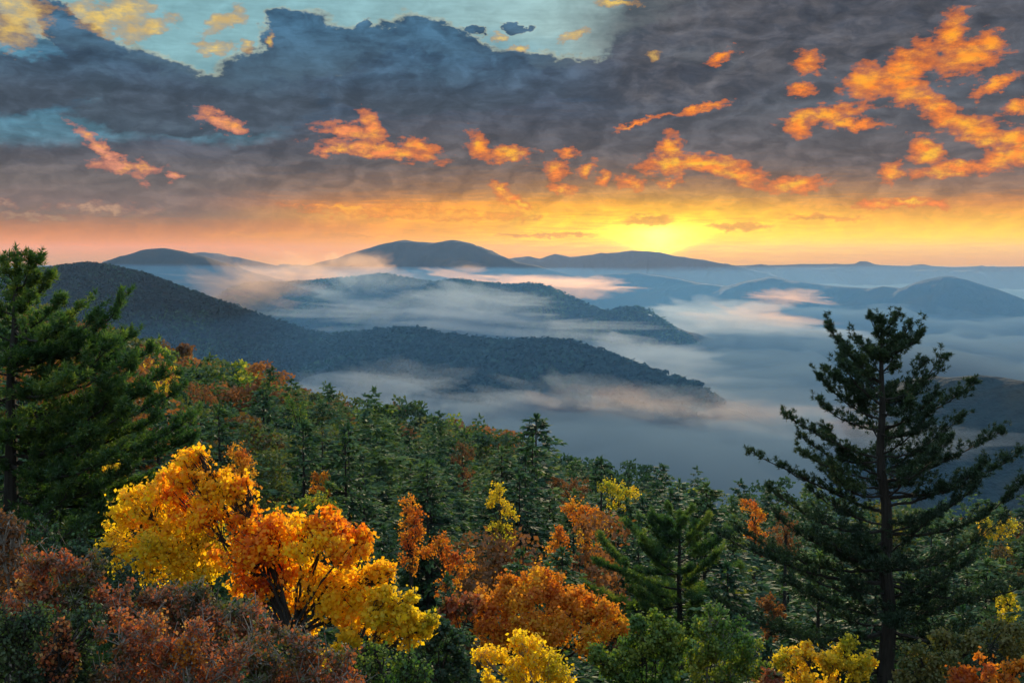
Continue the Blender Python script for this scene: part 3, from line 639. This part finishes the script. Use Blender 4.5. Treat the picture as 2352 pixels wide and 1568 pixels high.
# ---------------------------------------------------------------- broadleaf crowns in the foreground, clump by clump
def leafy(name, label, cat, Y, base, clumps, leafm, n_leaf, leaf, seed, wood=.05, barkm=M_bark, shell=.5, twigs=3, shoot=1.0):
    """base (u, v); clumps: (u, v, radius in px, depth offset, share)"""
    q = np.random.default_rng(seed)
    b = np.array(at(*base, Y)[:]); gz = float(ground_z(np.array([b[0]]), np.array([b[1]]))[0])
    root = b.copy(); root[2] = min(b[2] - .1, gz)
    org = root.copy()
    tot = sum(c[2] ** 2 * c[4] for c in clumps)
    W_ = [limb(np.array([root + [0, 0, -.3], (root + b) / 2 + [.03, 0, 0], b]), wood * 1.3, wood, 8)]
    Ls, Tn = [], []
    for (u, v, rp, dy, sh) in clumps:
        c = np.array(at(u, v, Y + dy)[:]); r = rp / F * Y
        L = np.linalg.norm(c - b)
        mid = b + (c - b) * .5 + np.array([0, 0, .10 * L]) + q.normal(size=3) * .05 * L
        path = bez(b, mid, c, 9); path[1:-1] += q.normal(size=(7, 3)) * .02
        W_.append(limb(path, wood * .5, .008, 5))
        n = max(8, int(n_leaf * rp ** 2 * sh / tot))
        # sub-clumps keep the outline uneven
        k = max(8, int(16 * sh)); sc_ = c + rvec(k, q) * r * (.35 + .75 * q.random((k, 1)))
        for s_ in sc_:
            W_.append(limb(np.array([path[6], (path[6] + s_) / 2 + q.normal(size=3) * .04, s_]), .007, .004, 3))
            e = s_ + rvec(twigs, q) * r * .4
            W_.append(strips(np.repeat(s_[None], twigs, 0), e, np.full(twigs, .004), np.full(twigs, .002), 3))
        i = q.integers(0, k, n); d = rvec(n, q)
        p = sc_[i] + d * r * .36 * (shell + (1 - shell) * q.random((n, 1)) + .45 * q.normal(size=(n, 1)))
        nr = d + rvec(n, q) * .9 + [0, -.35, .2]
        ll = leaf * (.55 + .8 * q.random(n))
        dd = np.cross(nr, rvec(n, q)) + [0, 0, -.35]
        # leafy shoots reach out past the clump
        ns = max(4, int(r * 26 / max(leaf * 12, .5) * sh * shoot)); a0 = sc_[q.integers(0, k, ns)]; ad = unit(rvec(ns, q) * [.8, .8, .5] + [0, 0, .75]); al = r * q.uniform(.4, 1.05, ns) * shoot ** .3
        W_.append(strips(a0, a0 + ad * al[:, None], np.full(ns, .005), np.full(ns, .002), 3))
        kk = max(5, int(.9 * r / leaf)); tt = q.random((ns, kk, 1))
        sp_ = (a0[:, None] + ad[:, None] * al[:, None, None] * tt).reshape(-1, 3) + q.normal(size=(ns * kk, 3)) * leaf * .45
        sl = leaf * q.uniform(.5, 1.15, ns * kk)
        Ls.append(leaf_quads(sp_, rvec(ns * kk, q) + [0, 0, .1], rvec(ns * kk, q) + [0, -.5, 0], sl, sl * .4)); Tn.append(np.clip(q.normal(.58, .16, ns * kk), 0, 1))
        Ls.append(leaf_quads(p, dd, nr, ll, ll * .40)); Tn.append(np.clip(q.normal(.5, .16, n) + (q.normal(size=k) * .13)[i], 0, 1))
    return tree(name, label, cat, (np.concatenate(Ls) - org, np.concatenate(Tn)), np.concatenate(W_) - org, leafm, barkm, loc=org)

YM = 12.0
leafy('maple_tree', 'bright golden orange maple in front, its right bough spreading over dark trunks', 'tree', YM, (672, 1470),
    [(735, 1330, 70, .2, .9), (800, 1260, 62, -.2, 1), (845, 1235, 34, 0, 1.1), (770, 1215, 48, .2, 1), (700, 1230, 56, 0, 1), (640, 1240, 60, .2, 1), (860, 1320, 44, 0, 1), (800, 1340, 60, 0, 1), (895, 1312, 18, 0, 1),
     (590, 1200, 62, .3, 1), (520, 1150, 62, .4, 1), (510, 1110, 26, .4, 1), (545, 1130, 26, .3, 1), (440, 1090, 52, .5, 1), (440, 1055, 24, .5, 1), (458, 1040, 12, .5, 1.3), (425, 1050, 10, .5, 1.2), (522, 1095, 13, .4, 1.3), (560, 1110, 12, .4, 1.2), (400, 1130, 52, .5, 1), (470, 1180, 62, .3, 1), (560, 1260, 66, 0, .9),
     (640, 1320, 66, .2, .9), (700, 1390, 60, .3, .5), (800, 1410, 52, .1, .9), (560, 1340, 56, .2, .5), (760, 1205, 26, 0, 1), (715, 1205, 20, .1, 1.2), (860, 1380, 30, 0, .8)],
    L_orange, 19000, .062, 21, wood=.05)
leafy('maple_tree', 'golden yellow maple leaning out left of the bright orange maple', 'tree', YM + .8, (480, 1340),
    [(330, 1150, 46, 0, 1), (370, 1190, 60, .2, 1), (300, 1200, 52, .2, .9), (290, 1260, 52, 0, .8), (360, 1260, 66, -.2, 1), (430, 1240, 62, 0, 1), (320, 1310, 56, 0, .6), (440, 1310, 60, -.2, .8), (500, 1240, 50, 0, 1), (250, 1220, 30, .2, .6), (385, 1100, 30, .3, .8)],
    L_gold, 11000, .054, 22, wood=.05)
leafy('maple_tree', 'yellow maple bough low beside the bright orange maple', 'tree', YM - .3, (790, 1560),
    [(860, 1400, 34, 0, 1), (905, 1400, 30, 0, 1), (945, 1375, 16, 0, 1.1), (930, 1420, 34, 0, 1), (965, 1440, 30, 0, 1), (985, 1425, 18, 0, 1), (880, 1365, 26, 0, 1), (880, 1450, 34, 0, .8), (820, 1460, 34, 0, .6), (780, 1500, 34, 0, .5), (940, 1470, 22, 0, .7)],
    L_gold, 6500, .055, 23, wood=.03)

# centre maple and its neighbours along the lower edge
leafy('maple_tree', 'wide copper and orange maple at the lower middle of the slope', 'tree', 20.0, (1215, 1560),
    [(1215, 1350, 46, 0, 1), (1160, 1370, 44, .3, 1), (1280, 1360, 44, .3, 1), (1110, 1400, 42, 0, 1), (1060, 1410, 34, 0, .9), (1330, 1390, 44, 0, 1), (1380, 1410, 36, 0, 1), (1420, 1430, 30, 0, .9), (1240, 1335, 28, .4, 1), (1200, 1420, 56, -.4, .9),
     (1290, 1430, 52, -.4, .9), (1130, 1450, 48, -.3, .8), (1350, 1460, 46, -.3, .7), (1245, 1480, 50, -.2, .5), (1175, 1335, 22, .3, .9), (1450, 1450, 24, 0, .7)],
    L_copper, 22000, .07, 31, wood=.08)
leafy('maple_tree', 'dark red maple sprig at the left end of the copper maple', 'tree', 19.0, (1050, 1500),
    [(1045, 1392, 26, 0, 1), (1080, 1385, 22, 0, 1), (1020, 1402, 16, 0, 1)], L_brown, 900, .09, 32, wood=.03)
leafy('birch_tree', 'yellow young birch in front of the copper maple', 'tree', 14.5, (1240, 1640),
    [(1190, 1475, 30, 0, .9), (1225, 1500, 40, 0, 1), (1260, 1530, 36, 0, 1), (1150, 1520, 36, 0, .7), (1110, 1510, 22, 0, .9), (1200, 1550, 46, 0, .8), (1290, 1560, 40, 0, .8), (1130, 1560, 30, 0, .6)],
    L_gold, 4600, .055, 33, wood=.035, barkm=M_pale)
leafy('birch_tree', 'slim green sapling with a thin dark stem left of the yellow birch', 'tree', 13.5, (1008, 1600),
    [(1010, 1440, 26, 0, .9), (985, 1470, 26, 0, .8), (1035, 1470, 28, 0, .8), (1050, 1510, 30, 0, .7), (980, 1520, 30, 0, .6), (1020, 1545, 36, 0, .6), (1070, 1550, 28, 0, .6)],
    L_green, 4000, .05, 34, wood=.03)
leafy('shrub', 'yellow and green bush at the right end of the copper maple', 'shrub', 15.0, (1500, 1640),
    [(1470, 1440, 30, 0, 1), (1510, 1420, 20, .1, .6), (1540, 1445, 30, 0, 1), (1500, 1470, 40, 0, 1), (1550, 1490, 36, 0, .9), (1460, 1500, 40, 0, .9), (1400, 1520, 36, 0, .7), (1430, 1555, 40, 0, .8), (1520, 1540, 46, 0, .8), (1370, 1500, 26, 0, 1)],
    L_lime, 10000, .055, 35, wood=.035)
leafy('birch_tree', 'pale-stemmed green birch at the bottom between the two right-hand pines', 'tree', 15.5, (1625, 1640),
    [(1640, 1400, 26, 0, .5), (1620, 1440, 36, 0, .8), (1680, 1450, 40, 0, .8), (1720, 1490, 36, 0, .8), (1650, 1490, 46, 0, .8), (1600, 1510, 40, 0, .8), (1690, 1540, 46, 0, .8), (1750, 1540, 30, 0, .6), (1620, 1560, 40, 0, .7)],
    L_lime, 8200, .05, 36, wood=.035, barkm=M_pale)
leafy('shrub', 'golden yellow bush low beside the trunk of the tall right pine', 'shrub', 17.0, (1900, 1640),
    [(1800, 1515, 26, 0, 1), (1850, 1500, 26, 0, 1), (1900, 1520, 30, 0, 1), (1950, 1475, 20, 0, 1.1), (1945, 1510, 30, 0, 1), (1990, 1515, 22, 0, 1), (1830, 1550, 34, 0, .8), (1900, 1555, 34, 0, .7), (1970, 1550, 30, 0, .6)],
    L_yellow, 6200, .06, 37, wood=.035)
leafy('shrub', 'small deep red bush under the golden yellow bush', 'shrub', 15.0, (1780, 1640),
    [(1775, 1555, 22, 0, 1), (1755, 1575, 22, 0, 1)], L_brown, 600, .07, 38, wood=.02)
leafy('shrub', 'brownish gold bush in the bottom right corner', 'shrub', 15.0, (2260, 1660),
    [(2200, 1555, 30, 0, .7), (2260, 1540, 34, 0, .8), (2310, 1550, 30, 0, .8), (2350, 1530, 24, 0, .8), (2240, 1590, 46, 0, .8), (2330, 1590, 46, 0, .8)], L_copper, 2600, .07, 39, wood=.03)
leafy('shrub', 'green bush right of the tall pine trunk at the bottom edge', 'shrub', 18.0, (2160, 1640),
    [(2110, 1500, 36, 0, .8), (2170, 1480, 36, 0, .8), (2230, 1470, 36, 0, .8), (2300, 1450, 40, 0, .8), (2150, 1540, 46, 0, .8), (2090, 1550, 34, 0, .7), (2340, 1490, 34, 0, .8)], L_green, 7600, .06, 40, wood=.035)
# shrubs in the lower left corner
SH = [('tall scarlet-tipped shrub at the left edge below the pine', 9.0, (20, 1420), [(12, 1205, 24, 0, 1), (40, 1215, 18, 0, 1), (8, 1250, 34, 0, .9), (30, 1300, 44, 0, .8), (-20, 1340, 50, 0, .7)], L_rust, 2600, .05),
    ('dusty red shrub spreading right from the left edge', 8.6, (150, 1480), [(90, 1300, 40, 0, .8), (150, 1300, 34, 0, 1), (210, 1310, 34, 0, .9), (120, 1350, 50, 0, .7), (190, 1360, 52, 0, .9), (250, 1390, 44, 0, .9), (60, 1370, 50, 0, .6), (290, 1365, 28, 0, .6)], L_brown, 7500, .048),
    ('maroon twiggy shrub directly beneath the orange maple', 8.8, (480, 1560), [(330, 1400, 44, 0, .7), (390, 1380, 40, 0, .9), (440, 1365, 34, 0, 1), (450, 1400, 50, 0, 1), (520, 1415, 50, 0, 1), (590, 1430, 44, 0, .8), (400, 1410, 56, 0, .8), (500, 1440, 60, 0, .7), (640, 1460, 40, 0, .6)], L_brown, 9500, .046),
    ('dark green and brown shrub in the bottom left corner', 7.6, (80, 1700), [(40, 1440, 60, 0, .6), (120, 1430, 56, 0, .6), (200, 1440, 50, 0, .7), (30, 1520, 66, 0, .8), (110, 1530, 66, 0, .7), (190, 1520, 60, 0, .7), (60, 1590, 60, 0, .7), (170, 1590, 56, 0, .7)], L_green, 7500, .042),
    ('bright red little bush standing up from the dark shrub', 7.4, (130, 1620), [(140, 1445, 20, 0, 1), (130, 1475, 28, 0, 1), (155, 1500, 28, 0, 1), (115, 1510, 28, 0, 1), (150, 1550, 30, 0, .6)], L_brown, 1700, .044),
    ('brown and green twiggy shrub along the bottom edge below the maroon one', 7.6, (360, 1720), [(280, 1450, 50, 0, .7), (350, 1470, 56, 0, .7), (430, 1480, 56, 0, .7), (270, 1530, 56, 0, .7), (350, 1550, 60, 0, .8), (440, 1560, 60, 0, .7), (520, 1530, 56, 0, .7), (300, 1600, 50, 0, .7)], L_brown, 8500, .042),
    ('small orange-leaved bush among the brown twigs at the bottom', 7.5, (430, 1600), [(425, 1480, 22, 0, 1), (445, 1500, 24, 0, 1), (410, 1510, 18, 0, 1)], L_copper, 900, .045),
    ('pinkish red shrub at the bottom right of the brown twigs', 8.0, (690, 1720), [(560, 1480, 50, 0, .6), (620, 1500, 56, 0, .8), (690, 1480, 44, 0, .9), (720, 1530, 56, 0, .8), (600, 1560, 60, 0, .7), (680, 1570, 60, 0, .9), (800, 1540, 50, 0, .6), (780, 1590, 56, 0, .7)], L_brown, 8000, .044),
    ('thin green bush at the bottom between the red shrub and the sapling', 10.0, (890, 1680), [(860, 1510, 40, 0, .7), (920, 1530, 40, 0, .8), (970, 1560, 36, 0, .7), (870, 1570, 50, 0, .7), (940, 1590, 46, 0, .7)], L_lime, 2600, .055),
    ('dark green bush behind the dusty red shrub', 11.0, (270, 1480), [(230, 1310, 44, 0, .7), (290, 1350, 50, 0, .8), (160, 1260, 50, 0, .5), (100, 1240, 46, 0, .5), (330, 1400, 50, 0, .7)], L_green, 3600, .055)]
for k, (lb, Y_, b_, cl, mt, nl_, lf) in enumerate(SH):
    leafy('shrub', lb, 'shrub', Y_, b_, cl, mt, int(nl_ * .8), lf * .72, 60 + k, wood=.02, twigs=16, shoot=2.2, barkm=M_pale if 'twig' in lb or k in (0, 1, 7) else M_bark)
# coloured crowns that stand out on the slope
MID = [('rust-red tree rising behind the top of the orange maple', 62, [(545, 1035, 22, 0, 1), (560, 1055, 22, 0, 1), (572, 1080, 20, 0, .9), (540, 1075, 20, 0, .6)], L_copper),
    ('small copper spray on a dark spruce at mid-slope', 55, [(725, 1100, 14, 0, 1), (748, 1095, 13, 0, 1)], L_copper),
    ('rust and gold tree left of the red crown at mid-slope', 42, [(935, 1160, 22, 0, 1), (950, 1190, 26, 0, 1), (930, 1230, 28, 0, .8), (960, 1215, 22, 0, .8)], L_copper),
    ('red and orange crown between the two bushy pines', 38, [(975, 1265, 24, 0, .8), (1010, 1250, 26, 0, 1), (1025, 1275, 24, 0, 1), (1070, 1285, 26, 0, .9), (1050, 1310, 26, 0, .8)], L_copper),
    ('slim yellow tree half way down the slope', 52, [(1145, 1120, 15, 0, 1), (1140, 1140, 18, 0, 1), (1160, 1165, 18, 0, 1), (1125, 1155, 16, 0, .8), (1175, 1185, 16, 0, .8)], L_yellow),
    ('broad orange crown above the bushy mid-distance pine', 56, [(1310, 1165, 20, 0, 1), (1340, 1165, 20, 0, 1), (1365, 1185, 22, 0, 1), (1330, 1190, 24, 0, 1), (1385, 1200, 18, 0, 1)], L_copper),
    ('small golden crown below the broad orange crown', 48, [(1282, 1220, 14, 0, 1), (1290, 1240, 20, 0, 1), (1270, 1255, 18, 0, .7)], L_copper),
    ('tawny crown just under the skyline spruces', 100, [(1280, 1105, 18, 0, 1), (1310, 1115, 20, 0, 1), (1340, 1118, 18, 0, 1)], L_rust),
    ('golden brown crown under the pointed skyline spruces', 95, [(1390, 1115, 20, 0, 1), (1415, 1120, 20, 0, 1), (1430, 1138, 18, 0, 1), (1450, 1128, 16, 0, 1)], L_yellow),
    ('orange crown left of the lowest boughs of the tall pine', 90, [(1715, 1160, 16, 0, 1), (1735, 1170, 16, 0, 1), (1750, 1185, 12, 0, 1)], L_copper),
    ('rusty crown close to the lowest left bough of the tall pine', 75, [(1795, 1190, 14, 0, 1), (1815, 1205, 16, 0, 1)], L_rust),
    ('bright yellow crown at the right edge beyond the tall pine', 120, [(2265, 1215, 20, 0, 1), (2300, 1215, 20, 0, 1), (2325, 1205, 16, 0, 1), (2280, 1235, 18, 0, 1)], L_yellow),
    ('tan crown just below the bright yellow one at the right edge', 105, [(2300, 1265, 18, 0, 1), (2320, 1285, 18, 0, .8)], L_rust),
    ('small gold crown low at the right edge', 50, [(2305, 1365, 16, 0, 1), (2325, 1360, 12, 0, 1)], L_yellow),
    ('yellow-green crown standing out on the upper slope', 150, [(665, 925, 15, 0, 1), (690, 940, 18, 0, 1), (700, 960, 15, 0, 1)], L_lime),
    ('dusty pink crown on the upper slope near the left pine', 165, [(440, 890, 18, 0, 1), (465, 900, 18, 0, 1), (485, 915, 14, 0, 1)], L_rust),
    ('tan and gold crown at the upper left behind the pine tips', 150, [(350, 850, 20, 0, 1), (385, 860, 20, 0, 1), (370, 885, 20, 0, 1)], L_yellow),
    ('small gold crown left of the top of the orange maple', 32, [(255, 1065, 16, 0, 1), (275, 1072, 12, 0, 1)], L_yellow),
    ('rust and yellow bush at the foot of the bushy mid-distance pine', 26, [(1760, 1385, 24, 0, .8), (1780, 1400, 22, 0, .8)], L_rust),
    ('reddish brown crown in the middle of the shaded slope', 130, [(1060, 1030, 17, 0, 1), (1080, 1045, 17, 0, 1), (1045, 1055, 14, 0, 1)], L_rust),
    ('green dome-shaped crown behind the right side of the orange maple', 34, [(700, 1160, 24, 0, 1), (740, 1150, 20, 0, 1), (770, 1175, 22, 0, 1), (640, 1165, 20, 0, .8)], L_lime)]
for k, (lb, Y_, cl, mt) in enumerate(MID):
    uc = sum(c[0] for c in cl) / len(cl); vb = max(c[1] + c[2] for c in cl)
    area = sum((c[2] / F * Y_) ** 2 for c in cl); lf = .11 * (Y_ / 50) ** .7
    cl = list(cl) + [(uc + dx_, vb + 4 + dv, 20, 0, .5) for dx_, dv in ((-10, 0), (12, 6), (-4, 26), (10, 34))]
    leafy('broadleaf_tree', lb, 'tree', Y_, (uc, vb + 10), cl, mt, int(min(5000, 900 + area / lf ** 2 * 11)), lf, 90 + k, wood=.004 * Y_ ** .8, twigs=2)

# ---------------------------------------------------------------- the forested slope
def pack(fn, nm, lm, k, *a, bark=M_bark, **kw):
    out = []
    for i in range(k):
        Q, tn, Wd = fn(*a, seed=1000 + 31 * i + len(nm), **kw)
        out.append((quads(nm, Q, lm, tn), quads('trunk', Wd, bark), Q, tn))
    return out
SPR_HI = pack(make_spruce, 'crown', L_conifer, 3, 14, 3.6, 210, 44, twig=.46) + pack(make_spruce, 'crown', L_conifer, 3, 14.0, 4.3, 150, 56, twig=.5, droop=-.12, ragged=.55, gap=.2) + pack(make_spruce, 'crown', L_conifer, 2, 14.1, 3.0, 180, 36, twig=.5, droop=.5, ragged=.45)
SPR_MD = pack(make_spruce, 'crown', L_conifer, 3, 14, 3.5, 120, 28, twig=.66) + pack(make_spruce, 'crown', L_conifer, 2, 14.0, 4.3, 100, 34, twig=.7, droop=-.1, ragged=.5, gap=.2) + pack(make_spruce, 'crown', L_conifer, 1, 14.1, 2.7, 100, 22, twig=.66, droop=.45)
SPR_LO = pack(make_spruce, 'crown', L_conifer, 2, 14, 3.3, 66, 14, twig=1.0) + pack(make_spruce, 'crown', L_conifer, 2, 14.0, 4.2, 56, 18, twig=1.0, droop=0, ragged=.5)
def bl(n, *a, **kw):
    return [make_broadleaf(*a, seed=500 + 17 * i, **kw) for i in range(n)]
B_HI, B_MD, B_LO = bl(3, 12, 4.2, 30, 8500, leaf=.26), bl(4, 12, 4.2, 26, 3200, leaf=.40), bl(3, 12, 4.2, 18, 1000, leaf=.75)
MAT_B = {'green': L_green, 'rust': L_rust, 'yellow-green': L_lime}
B_ME = {}
for lod, src in (('hi', B_HI), ('md', B_MD), ('lo', B_LO)):
    tr_ = [quads('trunk', s[2], M_bark) for s in src]
    for cn, mt in MAT_B.items():
        B_ME[lod, cn] = [(quads('crown', s[0], mt, s[1]), tr_[i], s[0], s[1]) for i, s in enumerate(src)]
q = np.random.default_rng(77)
cand = []
y = 20.0
while y < 470:
    sp_ = np.interp(y, [20, 40, 80, 300, 470], [4.2, 6.4, 8.6, 9.6, 10])
    xs = np.arange(-.60 * y - 6, .60 * y + 6, sp_)
    for x in xs:
        cand.append((x + q.uniform(-.42, .42) * sp_, y + q.uniform(-.4, .4) * sp_))
    y += sp_ * .92
cand = np.array(cand)
gx_, gy_ = cand[:, 0], cand[:, 1]
cz_, Rc_ = canopy(gx_, gy_)
keep = gy_ < Rc_ + 26
cand, cz_, Rc_ = cand[keep], cz_[keep], Rc_[keep]
order = np.argsort(np.hypot(cand[:, 0], cand[:, 1])); cand, cz_, Rc_ = cand[order], cz_[order], Rc_[order]
HEROES = [(at(2036, 1500, 24), 2.6), (at(24, 1100, 20), 2.5), (at(1560, 1400, 42), 3.2)]
for lb, Y_, cl, mt in MID: HEROES.append((at(cl[0][0], cl[0][1], Y_), 1.6))
n_ind = {'spruce_tree': 0, 'broadleaf_tree': 0}
far_Q, far_T, far_M = {}, {}, {}
NAMES = {'spruce_tree': 'spruce', 'broadleaf_tree': 'broadleaf tree'}
def place_word(u, r, R):
    zone = 'on the skyline of the near slope' if r > R - 22 else ('high on the near slope' if r > 150 else ('half way down the slope' if r > 70 else 'low on the slope in front'))
    side = 'towards the big left pine' if u < 600 else ('above the orange maple' if u < 1000 else ('above the copper maple' if u < 1450 else ('around the bushy middle pine' if u < 1800 else 'behind the tall right pine')))
    return zone + ', ' + side
def tree_plan():
    for i, ((x, y), cz, R) in enumerate(zip(cand, cz_, Rc_)):
        u = 1176 + F * x / y; r = math.hypot(x, y)
        if any(math.hypot(x - h.x, y - h.y) < d for h, d in HEROES): continue
        # keep crowns from standing in front of the coloured ones
        gz = float(ground_z(np.array([x]), np.array([y]))[0])
        patch = vnoise(np.array([x / 26]), np.array([y / 26]), 3)[0] * .6 + vnoise(np.array([x / 9]), np.array([y / 9]), 6)[0] * .4
        up = np.interp(y / R, [0, .45, .8, 1], [.12, .18, .36, .46]) + (.12 if u < 800 else 0)
        if u < 900 and y > R * .55: up += .12
        if u > 1450 and y > R * .8: up = .30
        kind = 'broadleaf_tree' if patch + q.normal() * .09 < up - .02 else 'spruce_tree'
        dz = q.normal() * .021 * min(r, 110)
        if kind == 'spruce_tree': top = cz + dz - .003 * min(r, 160); H0_ = 14
        else: top = cz + dz - .012 * min(r, 90); H0_ = 12.2
        if kind == 'spruce_tree' and r > 60 and q.random() < (.14 if y > R * .85 else .04): top += (.008 + .012 * q.random()) * min(r, 160)
        if r < 40: top -= .35
        for lb, Y_, cl, mt in MID:              # nothing in front of the coloured crowns grows above their feet
            for c in cl:
                if abs(u - c[0]) < c[2] * .8 + 1.6 / y * F and y < Y_: top = min(top, -(c[1] + c[2] * .75 - 595) / F * y)
        Ht = top - gz
        if Ht < 1.6: continue
        wid = Ht / H0_ * (q.uniform(.95, 1.45) if kind == 'spruce_tree' else q.uniform(.85, 1.3)) if r > 45 else max(Ht / H0_, .30) * q.uniform(.9, 1.25)
        yield x, y, gz, u, r, R, kind, Ht / H0_, wid, q.random()
for (x, y, gz, u, r, R, kind, s, wid, rn) in tree_plan():
    lod = 'hi' if r < 85 else ('md' if r < 210 else 'lo')
    if kind == 'spruce_tree':
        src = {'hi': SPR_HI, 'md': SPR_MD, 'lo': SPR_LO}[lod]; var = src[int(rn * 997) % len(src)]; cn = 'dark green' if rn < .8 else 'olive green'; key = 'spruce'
    else:
        cn = 'green' if rn < .66 else ('yellow-green' if rn < .80 else 'rust'); src = B_ME[lod, cn]; var = src[int(rn * 997) % len(src)]; key = cn
    rz = rn * 40 % (2 * PI)
    if n_ind[kind] < 300:
        n_ind[kind] += 1
        t_ = bpy.data.objects.new(kind, None); COL.objects.link(t_)
        t_.location = (x, y, gz - .1); t_.rotation_euler = (0, 0, rz); t_.scale = (wid, wid, s)
        w_ = place_word(u, r, R)
        t_['label'] = f"{cn} {NAMES[kind]} {w_}"; t_['category'] = 'tree'; t_['group'] = f"{cn} {NAMES[kind]}s {w_}"
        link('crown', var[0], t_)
        if r < 110: link('trunk', var[1], t_)
    else:
        c, s_ = math.cos(rz), math.sin(rz)
        Rm = np.array([[c, s_, 0], [-s_, c, 0], [0, 0, 1]])
        far_Q.setdefault(key, []).append((var[2] * [wid, wid, s]) @ Rm + [x, y, gz - .1]); far_T.setdefault(key, []).append(np.clip(var[3] + (rn * 7 % 1 - .5) * .4, 0, 1))
fm = {'spruce': L_conifer, 'green': L_green, 'rust': L_rust, 'yellow-green': L_lime}
if far_Q:
    keys = list(far_Q); Q = np.concatenate([np.concatenate(far_Q[k]) for k in keys]); tn = np.concatenate([np.concatenate(far_T[k]) for k in keys])
    me = quads('forest', Q, None, tn)
    for k in keys: me.materials.append(fm[k])
    mi = np.concatenate([np.full(sum(len(a) for a in far_Q[k]), i, np.int32) for i, k in enumerate(keys)])
    me.polygons.foreach_set('material_index', mi)
    link('forest', me, kind='stuff', label='farthest trees of the near slope, small green and rust crowns along its top')
# woods on the ridge across the mist: each crown is a handful of leafy tufts
M_wood = leaf_mat('haze-blue ridge woods', [(0, (.005, .026, .040)), (.4, (.009, .038, .050)), (.66, (.020, .070, .056)), (1, (.070, .130, .060))], .2, .06, .006, .6)  # haze blue put into the leaf colours, brighter stops paint lit green patches
def woods(name, G, dens, size, k, seed, label, rows=None):
    q = np.random.default_rng(seed); x, y, z = G; a, b = x.shape
    jlo, jhi = rows or (0, b // 2 + 6)
    jlo, jhi = b - jhi, b - jlo
    # cell areas on the viewer's side
    xs, ys, zs = x[:, :], y[:, :], z[:, :]
    n = dens; f = q.random(n) * (a - 1.001); g = q.random(n)
    near = 0 if ys[a // 2, 0] < ys[a // 2, -1] else 1
    jj = g ** .45 * (b // 2 + 2) if near == 0 else (b - 1) - g ** .45 * (b // 2 + 2)
    jj = np.clip(jj, 0, b - 1.01)
    i0, j0 = f.astype(int), jj.astype(int); fi, fj = f - i0, jj - j0
    def itp(Z): return (Z[i0, j0] * (1 - fi) * (1 - fj) + Z[i0 + 1, j0] * fi * (1 - fj) + Z[i0, j0 + 1] * (1 - fi) * fj + Z[i0 + 1, j0 + 1] * fi * fj)
    P0 = np.stack([itp(xs), itp(ys), itp(zs)], -1)
    ok = P0[:, 2] > -330; P0 = P0[ok]; n = len(P0)
    sz = size * q.uniform(.6, 1.3, n)
    c = np.repeat(P0, k, 0); S2 = np.repeat(sz, k)[:, None]
    d = rvec(n * k, q); d[:, 2] = np.abs(d[:, 2]) * 1.1
    con = np.repeat(q.random(n) < .25, k)[:, None]
    c = c + np.where(con, d * [.55, .55, 1.7], d) * S2 * .5 + [0, 0, .55] * S2
    L = (S2[:, 0] * .62)
    Q = leaf_quads(c, np.cross(d, rvec(n * k, q)), d, L, L * .42)
    tn = np.repeat(np.clip(q.normal(.45, .25, n), 0, 1), k)
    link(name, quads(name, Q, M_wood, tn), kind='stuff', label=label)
woods('forest', A_grid, 42000, 7.5, 9, 5, 'dense green woods, blue with haze, covering the middle ridge across the mist')
woods('forest', B_grid, 16000, 9, 7, 6, 'dark haze-blue woods on the ridge rising beyond the middle one')
print('individuals', n_ind, 'far', {k: len(v) for k, v in far_Q.items()})
